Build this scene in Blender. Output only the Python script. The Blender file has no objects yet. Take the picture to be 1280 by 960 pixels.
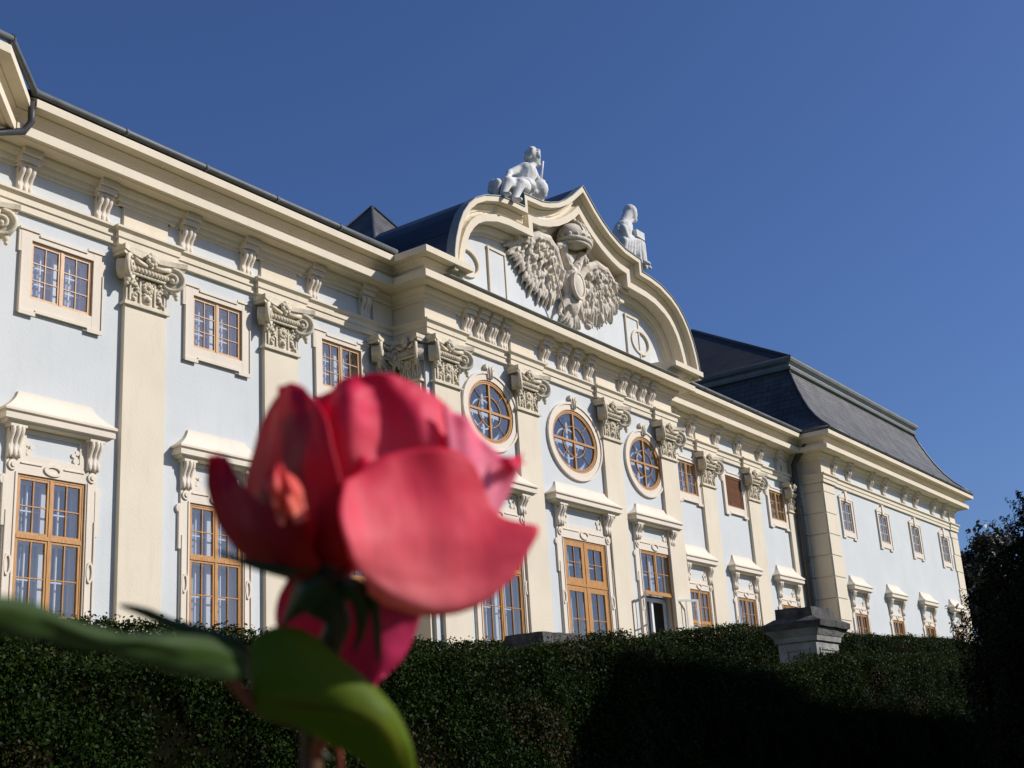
import bpy, bmesh, math, random
import numpy as np
from mathutils import Vector, Matrix, noise
random.seed(7)
SC = bpy.context.scene
COL = SC.collection
R = math.radians
PI = math.pi

# ------------------------------------------------------------------ camera
FPX, YAW, PIT, ROLL = 1605.961, R(55.804), R(17.116), R(-3.736)
D = 21.415                       # distance from the lens to the main wall plane
fw = np.array([math.cos(PIT)*math.sin(YAW), math.cos(PIT)*math.cos(YAW), math.sin(PIT)])
r0 = np.array([math.cos(YAW), -math.sin(YAW), 0.0])
u0 = np.cross(r0, fw)
rt = r0*math.cos(ROLL)+u0*math.sin(ROLL)
up = -r0*math.sin(ROLL)+u0*math.cos(ROLL)
GROUND = -1.2
TERR = 2.0

def ray(px, py):
    return fw*FPX + rt*(px-640) - up*(py-480)
def at_y(px, py, Y):
    d = ray(px, py); return Vector(d*(Y/d[1]))
def at_d(px, py, dist):
    d = ray(px, py); return Vector(d/FPX*dist)

cam = bpy.data.cameras.new('camera')
camo = bpy.data.objects.new('camera', cam)
COL.objects.link(camo)
camo.matrix_world = Matrix(((rt[0], up[0], -fw[0], 0), (rt[1], up[1], -fw[1], 0), (rt[2], up[2], -fw[2], 0), (0, 0, 0, 1)))
cam.sensor_width = 36
cam.lens = FPX/1280*36
cam.clip_start = 0.05
cam.clip_end = 5000
cam.dof.use_dof = True
cam.dof.focus_distance = 34
cam.dof.aperture_fstop = 18
SC.camera = camo

# ------------------------------------------------------------------ light
SUN_AZ = R(36)     # to the right of the facade's outward normal
SUN_EL = R(33)
to_sun = Vector((math.sin(SUN_AZ)*math.cos(SUN_EL), -math.cos(SUN_AZ)*math.cos(SUN_EL), math.sin(SUN_EL)))
sl = bpy.data.lights.new('sun', 'SUN')
sl.energy = 4.75
sl.angle = R(0.5)
sl.color = (1.0, 0.965, 0.925)
so = bpy.data.objects.new('sun', sl)
COL.objects.link(so)
so.rotation_euler = to_sun.to_track_quat('Z', 'Y').to_euler()
so.location = (10, -30, 40)
w = bpy.data.worlds.new('World')
SC.world = w
w.use_nodes = True
nt = w.node_tree
bg = nt.nodes['Background']
sky = nt.nodes.new('ShaderNodeTexSky')
sky.sky_type = 'NISHITA'
sky.sun_disc = False
sky.sun_elevation = SUN_EL
# sun_rotation turns clockwise from +Y
sky.sun_rotation = math.atan2(to_sun.x, to_sun.y)
sky.altitude = 300
sky.air_density = 1.12
sky.dust_density = 1.4
sky.ozone_density = 9.0
tint = nt.nodes.new('ShaderNodeVectorMath')
tint.operation = 'MULTIPLY'
tint.inputs[1].default_value = (0.98, 0.97, 1.15)   # the photograph's slightly violet white balance
nt.links.new(sky.outputs[0], tint.inputs[0])
nt.links.new(tint.outputs[0], bg.inputs[0])
bg.inputs[1].default_value = 0.083
vs = SC.view_settings
vs.view_transform = 'Standard'
vs.look = 'None'
vs.exposure = 0
vs.gamma = 1
vs.use_curve_mapping = False
SC.cycles.use_denoising = True
SC.cycles.max_bounces = 8
SC.cycles.transparent_max_bounces = 16
SC.cycles.sample_clamp_indirect = 4

# ------------------------------------------------------------------ materials
def new_mat(name):
    m = bpy.data.materials.new(name)
    m.use_nodes = True
    n = m.node_tree.nodes
    return m, n, m.node_tree.links, n['Principled BSDF']

def plaster(name, col, var=0.06, scale=0.7, rough=0.85, bump=0.25, dirt=None, dirt_amt=0.25, spec=0.25):
    m, n, l, p = new_mat(name)
    tc = n.new('ShaderNodeTexCoord')
    geo = n.new('ShaderNodeNewGeometry')
    a = n.new('ShaderNodeTexNoise'); a.inputs['Scale'].default_value = scale; a.inputs['Detail'].default_value = 8
    l.new(geo.outputs['Position'], a.inputs['Vector'])
    ramp = n.new('ShaderNodeMapRange'); ramp.inputs[1].default_value = 0.3; ramp.inputs[2].default_value = 0.7
    ramp.inputs[3].default_value = 1-var; ramp.inputs[4].default_value = 1+var
    l.new(a.outputs['Fac'], ramp.inputs[0])
    mul = n.new('ShaderNodeVectorMath'); mul.operation = 'SCALE'
    mul.inputs[0].default_value = col
    l.new(ramp.outputs[0], mul.inputs['Scale'])
    last = mul.outputs[0]
    # rain streaks and grime with a shape of their own
    mp = n.new('ShaderNodeMapping'); mp.inputs['Scale'].default_value = (2.2, 2.2, 0.35)
    l.new(geo.outputs['Position'], mp.inputs['Vector'])
    b = n.new('ShaderNodeTexNoise'); b.inputs['Scale'].default_value = 1.6; b.inputs['Detail'].default_value = 9; b.inputs['Roughness'].default_value = 0.65
    l.new(mp.outputs[0], b.inputs['Vector'])
    mr = n.new('ShaderNodeMapRange'); mr.inputs[1].default_value = 0.52; mr.inputs[2].default_value = 0.8
    mr.inputs[3].default_value = 0; mr.inputs[4].default_value = dirt_amt
    l.new(b.outputs['Fac'], mr.inputs[0])
    mx = n.new('ShaderNodeMix'); mx.data_type = 'RGBA'
    l.new(mr.outputs[0], mx.inputs[0]); l.new(last, mx.inputs[6])
    dc = dirt or tuple(c*0.6 for c in col)
    mx.inputs[7].default_value = (*dc, 1)
    l.new(mx.outputs[2], p.inputs['Base Color'])
    p.inputs['Roughness'].default_value = rough
    p.inputs['Specular IOR Level'].default_value = spec
    c = n.new('ShaderNodeTexNoise'); c.inputs['Scale'].default_value = 18; c.inputs['Detail'].default_value = 6
    l.new(geo.outputs['Position'], c.inputs['Vector'])
    bp = n.new('ShaderNodeBump'); bp.inputs['Strength'].default_value = bump; bp.inputs['Distance'].default_value = 0.02
    l.new(c.outputs['Fac'], bp.inputs['Height']); l.new(bp.outputs[0], p.inputs['Normal'])
    return m

M = {}
M['blue'] = plaster('pale_blue_plaster', (0.572, 0.582, 0.562), var=0.035, dirt=(0.42, 0.43, 0.42), dirt_amt=0.28, bump=0.2)
M['cream'] = plaster('cream_plaster', (0.69, 0.60, 0.452), var=0.04, dirt_amt=0.28, bump=0.2)
M['trim'] = plaster('window_trim_plaster', (0.71, 0.62, 0.50), var=0.04, dirt_amt=0.2, bump=0.2)
M['stone'] = plaster('carved_sandstone', (0.64, 0.56, 0.42), var=0.14, scale=5, dirt=(0.30, 0.26, 0.2), dirt_amt=0.55, bump=0.5)
M['eagle'] = plaster('brown_sandstone', (0.64, 0.56, 0.45), var=0.14, scale=4, dirt=(0.28, 0.23, 0.18), dirt_amt=0.5, bump=0.5)
M['statue'] = plaster('grey_white_stone', (0.64, 0.625, 0.59), var=0.15, scale=4, dirt=(0.16, 0.16, 0.15), dirt_amt=0.7, bump=0.5)
M['pier'] = plaster('weathered_pier_stone', (0.31, 0.305, 0.285), var=0.25, scale=3, dirt=(0.10, 0.10, 0.09), dirt_amt=0.8, bump=0.6)
M['piertop'] = plaster('lichen_dark_cap_stone', (0.075, 0.07, 0.065), var=0.5, scale=6, dirt=(0.03, 0.03, 0.03), dirt_amt=0.9, bump=0.9)
M['tymp'] = plaster('grey_white_plaster', (0.61, 0.615, 0.59), var=0.06, dirt=(0.42, 0.42, 0.40), dirt_amt=0.3, bump=0.2)
M['inner'] = plaster('grey_interior_plaster', (0.30, 0.31, 0.32), var=0.05)
M['white'] = plaster('white_paint', (0.78, 0.78, 0.76), var=0.03, dirt_amt=0.12, rough=0.45, bump=0.05, spec=0.4)
M['zinc'] = plaster('zinc_gutter_metal', (0.115, 0.12, 0.12), var=0.2, scale=3, rough=0.5, dirt=(0.08, 0.085, 0.085), dirt_amt=0.6, bump=0.1)
M['lead'] = plaster('grey_green_sheet_metal', (0.24, 0.25, 0.235), var=0.12, scale=2, rough=0.5, bump=0.1)
M['pipe'] = plaster('dark_downpipe_metal', (0.06, 0.06, 0.065), var=0.2, scale=3, rough=0.45, bump=0.1)
M['louver'] = plaster('brown_shutter_paint', (0.22, 0.10, 0.05), var=0.15, scale=4, bump=0.1)
M['blind'] = plaster('grey_white_blind_cloth', (0.46, 0.46, 0.47), var=0.06, scale=2, bump=0.1)
M['ground'] = plaster('grass_and_gravel_ground', (0.07, 0.09, 0.035), var=0.4, scale=1.2, dirt=(0.12, 0.10, 0.06), dirt_amt=0.8, bump=1.0)

def wood(name, col):
    m, n, l, p = new_mat(name)
    geo = n.new('ShaderNodeNewGeometry')
    mp = n.new('ShaderNodeMapping'); mp.inputs['Scale'].default_value = (14, 14, 1.2)
    l.new(geo.outputs['Position'], mp.inputs['Vector'])
    a = n.new('ShaderNodeTexNoise'); a.inputs['Scale'].default_value = 3; a.inputs['Detail'].default_value = 6
    l.new(mp.outputs[0], a.inputs['Vector'])
    cr = n.new('ShaderNodeValToRGB')
    cr.color_ramp.elements[0].position = 0.3; cr.color_ramp.elements[0].color = (col[0]*0.62, col[1]*0.55, col[2]*0.5, 1)
    cr.color_ramp.elements[1].position = 0.7; cr.color_ramp.elements[1].color = (*col, 1)
    l.new(a.outputs['Fac'], cr.inputs[0]); l.new(cr.outputs[0], p.inputs['Base Color'])
    p.inputs['Roughness'].default_value = 0.45
    return m
M['wood'] = wood('orange_varnished_oak', (0.56, 0.27, 0.06))
M['wood2'] = wood('pale_orange_oak', (0.60, 0.34, 0.13))

def glass(name):
    m, n, l, p = new_mat(name)
    n.remove(p)
    out = n['Material Output']
    tr = n.new('ShaderNodeBsdfTransparent'); tr.inputs[0].default_value = (0.80, 0.83, 0.86, 1)
    gl = n.new('ShaderNodeBsdfGlossy'); gl.inputs['Roughness'].default_value = 0.015
    gl.inputs[0].default_value = (0.95, 0.93, 0.88, 1)
    geo = n.new('ShaderNodeNewGeometry')
    no = n.new('ShaderNodeTexNoise'); no.inputs['Scale'].default_value = 1.3
    l.new(geo.outputs['Position'], no.inputs['Vector'])
    bp = n.new('ShaderNodeBump'); bp.inputs['Strength'].default_value = 0.12; bp.inputs['Distance'].default_value = 0.05
    l.new(no.outputs['Fac'], bp.inputs['Height']); l.new(bp.outputs[0], gl.inputs['Normal'])
    # two-sided reflectance of a double pane: 0.14 head on, rising at grazing angles
    dt = n.new('ShaderNodeVectorMath'); dt.operation = 'DOT_PRODUCT'
    l.new(geo.outputs['Normal'], dt.inputs[0]); l.new(geo.outputs['Incoming'], dt.inputs[1])
    ab = n.new('ShaderNodeMath'); ab.operation = 'ABSOLUTE'; l.new(dt.outputs['Value'], ab.inputs[0])
    om = n.new('ShaderNodeMath'); om.operation = 'SUBTRACT'; om.inputs[0].default_value = 1; l.new(ab.outputs[0], om.inputs[1])
    pw_ = n.new('ShaderNodeMath'); pw_.operation = 'POWER'; pw_.inputs[1].default_value = 3.5; l.new(om.outputs[0], pw_.inputs[0])
    fr = n.new('ShaderNodeMath'); fr.operation = 'MULTIPLY_ADD'; fr.inputs[1].default_value = .81; fr.inputs[2].default_value = .19; l.new(pw_.outputs[0], fr.inputs[0])
    mx = n.new('ShaderNodeMixShader')
    l.new(fr.outputs[0], mx.inputs[0]); l.new(tr.outputs[0], mx.inputs[1]); l.new(gl.outputs[0], mx.inputs[2])
    l.new(mx.outputs[0], out.inputs['Surface'])
    return m
M['glass'] = glass('old_window_glass')

def slate(name, c1, c2, bw, bh, rough=0.55):
    m, n, l, p = new_mat(name)
    tc = n.new('ShaderNodeUVMap')
    br = n.new('ShaderNodeTexBrick')
    br.inputs['Color1'].default_value = (*c1, 1); br.inputs['Color2'].default_value = (*c2, 1)
    br.inputs['Mortar'].default_value = (c1[0]*0.25, c1[1]*0.25, c1[2]*0.25, 1)
    br.inputs['Scale'].default_value = 1.0
    br.inputs['Brick Width'].default_value = bw; br.inputs['Row Height'].default_value = bh
    br.inputs['Mortar Size'].default_value = 0.014; br.inputs['Mortar Smooth'].default_value = 0.3
    l.new(tc.outputs[0], br.inputs['Vector'])
    geo = n.new('ShaderNodeNewGeometry')
    a = n.new('ShaderNodeTexNoise'); a.inputs['Scale'].default_value = 0.9; a.inputs['Detail'].default_value = 8
    l.new(geo.outputs['Position'], a.inputs['Vector'])
    mr = n.new('ShaderNodeMapRange'); mr.inputs[1].default_value = 0.3; mr.inputs[2].default_value = 0.7; mr.inputs[3].default_value = 0.7; mr.inputs[4].default_value = 1.3
    l.new(a.outputs['Fac'], mr.inputs[0])
    mu = n.new('ShaderNodeVectorMath'); mu.operation = 'SCALE'
    l.new(br.outputs['Color'], mu.inputs[0]); l.new(mr.outputs[0], mu.inputs['Scale'])
    l.new(mu.outputs[0], p.inputs['Base Color'])
    p.inputs['Roughness'].default_value = rough
    p.inputs['Specular IOR Level'].default_value = .2
    bp = n.new('ShaderNodeBump'); bp.inputs['Strength'].default_value = 0.6; bp.inputs['Distance'].default_value = 0.03; bp.invert = True
    l.new(br.outputs['Fac'], bp.inputs['Height']); l.new(bp.outputs[0], p.inputs['Normal'])
    return m
M['slate'] = slate('grey_slate_tiles', (0.092, 0.088, 0.082), (0.114, 0.109, 0.102), 0.6, 0.30)
M['darkslate'] = slate('dark_slate_tiles', (0.026, 0.024, 0.022), (0.036, 0.033, 0.030), 0.5, 0.25)
M['sheetroof'] = slate('blue_black_sheet_roof', (0.035, 0.045, 0.06), (0.045, 0.055, 0.07), 3.0, 0.6, rough=0.4)

def leafmat(name, c1, c2, c3, rough=0.4, trans=0.25, spec=0.5):
    m, n, l, p = new_mat(name)
    out = n['Material Output']
    geo = n.new('ShaderNodeNewGeometry')
    cr = n.new('ShaderNodeValToRGB')
    e = cr.color_ramp.elements
    e[0].color = (*c1, 1); e[1].color = (*c3, 1)
    k = e.new(0.6); k.color = (*c2, 1)
    l.new(geo.outputs['Random Per Island'], cr.inputs[0])
    l.new(cr.outputs[0], p.inputs['Base Color'])
    p.inputs['Roughness'].default_value = rough
    p.inputs['Specular IOR Level'].default_value = spec
    tl = n.new('ShaderNodeBsdfTranslucent')
    l.new(cr.outputs[0], tl.inputs[0])
    mx = n.new('ShaderNodeMixShader'); mx.inputs[0].default_value = trans
    l.new(p.outputs[0], mx.inputs[1]); l.new(tl.outputs[0], mx.inputs[2]); l.new(mx.outputs[0], out.inputs['Surface'])
    return m
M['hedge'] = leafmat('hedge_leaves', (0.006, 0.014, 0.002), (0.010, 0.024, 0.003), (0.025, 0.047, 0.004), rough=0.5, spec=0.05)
M['shoot'] = leafmat('hedge_sunlit_leaves', (0.012, 0.022, 0.004), (0.026, 0.042, 0.006), (0.06, 0.066, 0.014), rough=.5, spec=.08)  # paler leaves; sunlight on the hedge's upper edge is put into this colour
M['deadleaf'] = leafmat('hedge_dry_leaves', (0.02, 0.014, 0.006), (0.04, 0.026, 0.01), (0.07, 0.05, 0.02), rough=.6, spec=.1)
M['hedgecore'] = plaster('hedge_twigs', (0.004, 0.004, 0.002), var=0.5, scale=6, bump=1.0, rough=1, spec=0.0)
M['yew'] = leafmat('yew_needles', (0.004, 0.008, 0.003), (0.008, 0.014, 0.004), (0.018, 0.026, 0.008), rough=0.6, trans=0.05, spec=.1)
M['tree'] = leafmat('dark_red_green_leaves', (0.02, 0.03, 0.014), (0.035, 0.04, 0.02), (0.07, 0.035, 0.025), rough=0.5)
M['bark'] = plaster('brown_bark', (0.08, 0.06, 0.045), var=0.4, scale=8, bump=1.0)

# ------------------------------------------------------------------ mesh builder
ORI = {}
class MB:
    def __init__(s):
        s.v = []; s.f = []; s.m = []; s.sm = []; s.uv = None
    def add(s, verts, faces, mi=0, smooth=False):
        b = len(s.v)
        s.v.extend([tuple(p) for p in verts])
        for f in faces:
            s.f.append([b+i for i in f]); s.m.append(mi); s.sm.append(smooth)
    def box(s, x0, x1, o0, o1, z0, z1, mi=0):
        # facade coordinates: o is the distance in front of the main wall plane
        s.wbox(x0, x1, D-o1, D-o0, z0, z1, mi)
    def wbox(s, x0, x1, y0, y1, z0, z1, mi=0):
        v = [(x, y, z) for z in (z0, z1) for y in (y0, y1) for x in (x0, x1)]
        s.add(v, [(0, 2, 3, 1), (4, 5, 7, 6), (0, 1, 5, 4), (2, 6, 7, 3), (0, 4, 6, 2), (1, 3, 7, 5)], mi)
    def prism(s, poly, o0, o1, mi=0, smooth=False):
        n = len(poly)
        v = [(x, D-o0, z) for x, z in poly]+[(x, D-o1, z) for x, z in poly]
        s.add(v, [tuple(range(n)), tuple(range(2*n-1, n-1, -1))], mi)
        b = len(s.v)-2*n
        for i in range(n):
            j = (i+1) % n
            s.f.append([b+i, b+n+i, b+n+j, b+j]); s.m.append(mi); s.sm.append(smooth)
    def ring(s, outer, inner, o0, o1, mi=0):
        # flat ring between two loops of equal length, extruded from o0 to o1
        n = len(outer)
        v = []
        for o in (o0, o1):
            v += [(x, D-o, z) for x, z in outer]+[(x, D-o, z) for x, z in inner]
        f = []
        for i in range(n):
            j = (i+1) % n
            f += [(i, j, n+j, n+i), (2*n+i, 3*n+i, 3*n+j, 2*n+j), (i, 2*n+i, 2*n+j, j), (n+i, n+j, 3*n+j, 3*n+i)]
        s.add(v, f, mi)
    def tube(s, pts, rad, seg=8, mi=0, cap=True, smooth=True):
        pts = [Vector(p) for p in pts]
        n = len(pts)
        rads = rad if isinstance(rad, (list, tuple)) else [rad]*n
        prev = None; v = []
        for i in range(n):
            t = (pts[min(i+1, n-1)]-pts[max(i-1, 0)]).normalized()
            if prev is None:
                a = Vector((0, 0, 1)) if abs(t.z) < 0.9 else Vector((1, 0, 0))
                nx = t.cross(a).normalized()
            else:
                nx = (prev-t*prev.dot(t)).normalized()
            prev = nx; ny = t.cross(nx)
            for k in range(seg):
                a = 2*PI*k/seg
                v.append(pts[i]+(nx*math.cos(a)+ny*math.sin(a))*rads[i])
        f = []
        for i in range(n-1):
            for k in range(seg):
                k2 = (k+1) % seg
                f.append((i*seg+k, i*seg+k2, (i+1)*seg+k2, (i+1)*seg+k))
        s.add(v, f, mi, smooth)
        if cap:
            b = len(s.v)-len(v)
            s.f.append([b+k for k in range(seg)][::-1]); s.m.append(mi); s.sm.append(False)
            s.f.append([b+(n-1)*seg+k for k in range(seg)]); s.m.append(mi); s.sm.append(False)
    def ell(s, c, r, rot=None, seg=10, rings=7, mi=0):
        c = Vector(c); v = []; f = []
        rx, ry, rz = (r, r, r) if not isinstance(r, (tuple, list)) else r
        for i in range(rings+1):
            th = PI*i/rings
            for k in range(seg):
                ph = 2*PI*k/seg
                p = Vector((rx*math.sin(th)*math.cos(ph), ry*math.sin(th)*math.sin(ph), rz*math.cos(th)))
                if rot is not None: p = rot @ p
                v.append(c+p)
        for i in range(rings):
            for k in range(seg):
                k2 = (k+1) % seg
                f.append((i*seg+k, (i+1)*seg+k, (i+1)*seg+k2, i*seg+k2))
        s.add(v, f, mi, True)
    def cap(s, a, b, ra, rb, seg=10, mi=0):
        # tapered limb with round ends
        a = Vector(a); b = Vector(b)
        s.tube([a, b], [ra, rb], seg, mi)
        s.ell(a, ra, seg=seg, mi=mi); s.ell(b, rb, seg=seg, mi=mi)
    def merge(s, o, fn):
        b = len(s.v)
        s.v.extend([tuple(fn(Vector(p))) for p in o.v])
        for f, m, sm in zip(o.f, o.m, o.sm):
            s.f.append([b+i for i in f]); s.m.append(m); s.sm.append(sm)
    def sweep(s, path, prof, mi=0, close=True):
        # plan path [(x, off)], profile [(out, z)]; out is pushed along the path's outward normal
        n = len(path)
        nr = []
        for i in range(n-1):
            dx, dy = path[i+1][0]-path[i][0], path[i+1][1]-path[i][1]
            L = math.hypot(dx, dy); nr.append((-dy/L, dx/L))
        v = []
        for i in range(n):
            if i == 0: m = nr[0]
            elif i == n-1: m = nr[-1]
            else:
                a, b = nr[i-1], nr[i]
                k = 1+a[0]*b[0]+a[1]*b[1]
                m = ((a[0]+b[0])/k, (a[1]+b[1])/k)
            for o, z in prof:
                v.append((path[i][0]+m[0]*o, D-(path[i][1]+m[1]*o), z))
        q = len(prof); f = []
        for i in range(n-1):
            for k in range(q if close else q-1):
                k2 = (k+1) % q
                f.append((i*q+k, (i+1)*q+k, (i+1)*q+k2, i*q+k2))
        s.add(v, f, mi)
        b = len(s.v)-len(v)
        if close:
            s.f.append([b+k for k in range(q)]); s.m.append(mi); s.sm.append(False)
            s.f.append([b+(n-1)*q+k for k in range(q)][::-1]); s.m.append(mi); s.sm.append(False)
    def rake(s, path, prof, mi=0, smooth=False):
        # elevation path [(x, z)], profile [(off, n)]; n is measured along the outline's outward normal
        n = len(path); nr = []
        for i in range(n-1):
            dx, dz = path[i+1][0]-path[i][0], path[i+1][1]-path[i][1]
            L = math.hypot(dx, dz); nr.append((-dz/L, dx/L))
        v = []
        for i in range(n):
            if i == 0: m = nr[0]
            elif i == n-1: m = nr[-1]
            else:
                a, b = nr[i-1], nr[i]
                k = max(0.35, 1+a[0]*b[0]+a[1]*b[1])
                m = ((a[0]+b[0])/k, (a[1]+b[1])/k)
            for o, q in prof:
                v.append((path[i][0]+m[0]*q, D-o, path[i][1]+m[1]*q))
        q = len(prof); f = []
        for i in range(n-1):
            for k in range(q):
                k2 = (k+1) % q
                f.append((i*q+k, (i+1)*q+k, (i+1)*q+k2, i*q+k2))
        s.add(v, f, mi, smooth)
        b = len(s.v)-len(v)
        s.f.append([b+k for k in range(q)]); s.m.append(mi); s.sm.append(False)
        s.f.append([b+(n-1)*q+k for k in range(q)][::-1]); s.m.append(mi); s.sm.append(False)
    def build(s, name, mats, parent=None, origin=None, recalc=True, uv=False, bevel=0, remesh=0, smooth_iter=0):
        mats = mats if isinstance(mats, (list, tuple)) else [mats]
        po = ORI.get(parent.name, Vector()) if parent else Vector()
        if origin is None: origin = po.copy()
        origin = Vector(origin)
        me = bpy.data.meshes.new(name)
        me.from_pydata([(x-origin.x, y-origin.y, z-origin.z) for x, y, z in s.v], [], s.f)
        me.polygons.foreach_set('material_index', s.m)
        me.polygons.foreach_set('use_smooth', s.sm)
        for m in mats: me.materials.append(M[m] if isinstance(m, str) else m)
        if recalc:
            bm = bmesh.new(); bm.from_mesh(me)
            bmesh.ops.recalc_face_normals(bm, faces=bm.faces)
            if uv:
                ul = bm.loops.layers.uv.new('UVMap')
                for fc in bm.faces:
                    nn = fc.normal
                    t = Vector((nn.y, -nn.x, 0))
                    t = t.normalized() if t.length > 1e-3 else Vector((1, 0, 0))
                    b = nn.cross(t)
                    for lp in fc.loops:
                        c = lp.vert.co+origin
                        # rows follow the slope, measured by height so that strips join
                        sl_ = math.sqrt(max(1e-4, 1-nn.z*nn.z))
                        lp[ul].uv = (c.dot(t), (c.z/sl_) if sl_ > 0.2 else c.dot(b))
            bm.to_mesh(me); bm.free()
        o = bpy.data.objects.new(name, me)
        COL.objects.link(o)
        if remesh:
            md = o.modifiers.new('r', 'REMESH'); md.mode = 'VOXEL'; md.voxel_size = remesh; md.use_smooth_shade = True
            if smooth_iter:
                ms = o.modifiers.new('s', 'SMOOTH'); ms.iterations = smooth_iter; ms.factor = 0.5
            dg = bpy.context.evaluated_depsgraph_get(); dg.update()
            ne = bpy.data.meshes.new_from_object(o.evaluated_get(dg))
            o.modifiers.clear()
            o.data = ne; ne.name = name
            if not ne.materials:
                for m in mats: ne.materials.append(M[m])
            ne.polygons.foreach_set('use_smooth', [True]*len(ne.polygons))
        if parent is not None:
            o.parent = parent
        o.location = origin-po
        ORI[o.name] = origin
        return o

def empty(name, loc):
    o = bpy.data.objects.new(name, None)
    COL.objects.link(o); o.location = loc; ORI[o.name] = Vector(loc)
    o.empty_display_size = 0.2
    return o
def tag(o, label=None, cat=None, group=None, kind=None):
    if label: o['label'] = label
    if cat: o['category'] = cat
    if group: o['group'] = group
    if kind: o['kind'] = kind
def copy_part(o, parent, origin, name=None):
    """a copy of a part with its sub-parts at another place on the same thing"""
    c = o.copy(); COL.objects.link(c); c.parent = parent
    c.location = Vector(origin)-ORI[parent.name]
    ORI[c.name] = Vector(origin)
    for ch in list(o.children):
        d = ch.copy(); COL.objects.link(d); d.parent = c
    return c
def loop_ell(cx, cz, rx, rz, n=40):
    return [(cx+rx*math.cos(2*PI*i/n), cz+rz*math.sin(2*PI*i/n)) for i in range(n)]

# ================================================================== PALACE
ZB = TERR                       # terrace level at the foot of the wall
XP0, XP1 = 53.25, 72.65         # right pavilion
XR0, XR1 = 25.79, 39.75         # central projection
RO, PO = 1.12, 1.26             # how far they stand forward
XL1 = 12.75                     # right edge of the left pavilion
palace = empty('baroque_palace', (33, D, ZB))
tag(palace, 'long pale blue and cream baroque palace with a curved gable rising behind the hedges', 'palace')

SQ = [14.44, 18.69, 22.93, 42.04, 46.04, 50.22]           # small upper windows (left edges)
SQW, SQB, SQT = 1.5, 9.835, 11.097
LOX = [x+0.75 for x in SQ]; LOX[0] = 15.17
LW, LOT, LOM, LOB = 1.56, 6.234, 5.03, 2.75
OV = [(28.66, 10.02, 1.08, 0.92), (33.10, 9.93, 1.29, 1.0), (37.5, 9.94, 1.08, 0.92)]
FD = [(28.72, 1.98, 6.90), (33.17, 2.42, 6.81), (37.6, 2.05, 6.93)]  # centre, width, top
PW = [55.80, 60.57, 65.28, 70.07]                         # pavilion window centres
PWW, PWB, PWT = 1.22, 9.72, 11.10
PLT = 6.05

def wall_piece(name, x0, x1, z0, z1, off, holes, mat='blue', depth=0.4, ovals=()):
    mb = MB()
    rects = list(holes)+[(cx-rx-0.05, cx+rx+0.05, cz-rz-0.05, cz+rz+0.05) for cx, cz, rx, rz in ovals]
    xs = sorted(set([x0, x1]+[h[0] for h in rects]+[h[1] for h in rects]))
    zs = sorted(set([z0, z1]+[h[2] for h in rects]+[h[3] for h in rects]))
    y = D-off
    for i in range(len(xs)-1):
        for j in range(len(zs)-1):
            cx, cz = (xs[i]+xs[i+1])/2, (zs[j]+zs[j+1])/2
            if any(h[0] < cx < h[1] and h[2] < cz < h[3] for h in rects): continue
            mb.add([(xs[i], y, zs[j]), (xs[i+1], y, zs[j]), (xs[i+1], y, zs[j+1]), (xs[i], y, zs[j+1])], [(0, 1, 2, 3)])
    for a, b, c, d_ in holes:
        q = [(a, c), (b, c), (b, d_), (a, d_)]
        v = [(x, y, z) for x, z in q]+[(x, y+depth, z) for x, z in q]
        mb.add(v, [(0, 4, 5, 1), (1, 5, 6, 2), (2, 6, 7, 3), (3, 7, 4, 0)], 1)
    for cx, cz, rx, rz in ovals:
        n = 40; v = []; f = []
        for i in range(n):
            a = 2*PI*i/n; ca, sa = math.cos(a), math.sin(a)
            k = min((rx+0.05)/abs(ca) if abs(ca) > 1e-6 else 1e9, (rz+0.05)/abs(sa) if abs(sa) > 1e-6 else 1e9)
            v += [(cx+ca*k, y, cz+sa*k), (cx+rx*ca, y, cz+rz*sa), (cx+rx*ca, y+depth, cz+rz*sa)]
        for sx in (-1, 1):
            for sz in (-1, 1):
                q = (cx+sx*(rx+.05), y, cz+sz*(rz+.05))
                i = min(range(n), key=lambda i: (v[3*i][0]-q[0])**2+(v[3*i][2]-q[2])**2)
                v[3*i] = q
        for i in range(n):
            j = (i+1) % n
            f.append((3*i, 3*j, 3*j+1, 3*i+1)); f.append((3*i+1, 3*j+1, 3*j+2, 3*i+2))
        mb.add(v, f)
    o = mb.build(name, [mat, 'trim'], palace, recalc=False)
    return o

def lohole(c): return (c-LW/2, c+LW/2, LOB, LOT)
wall_piece('wall', XL1, XR0+0.01, ZB-3, 12.6, 0, [(x, x+SQW, SQB, SQT) for x in SQ[:3]]+[lohole(c) for c in LOX[:3]])
wall_piece('wall', XR1-0.01, XP0+0.01, ZB-3, 12.6, 0, [(x, x+SQW, SQB, SQT) for x in SQ[3:]]+[lohole(c) for c in LOX[3:]])
wall_piece('wall', XR0, XR1, ZB-3, 13.2, RO, [(c-w_/2, c+w_/2, 2.6, t) for c, w_, t in FD], ovals=OV)
wall_piece('wall', XP0, XP1, ZB-3, 12.6, PO, [(c-PWW/2, c+PWW/2, PWB, PWT) for c in PW]+[(c-LW*0.46, c+LW*0.46, LOB, PLT) for c in PW])
def side_wall(x0, y0, x1, y1, zt=13.4):
    mb = MB()
    mb.add([(x0, y0, ZB-3), (x1, y1, ZB-3), (x1, y1, zt), (x0, y0, zt)], [(0, 1, 2, 3)])
    mb.build('side_wall', 'cream', palace, ((x0+x1)/2, (y0+y1)/2, ZB), recalc=False)
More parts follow.
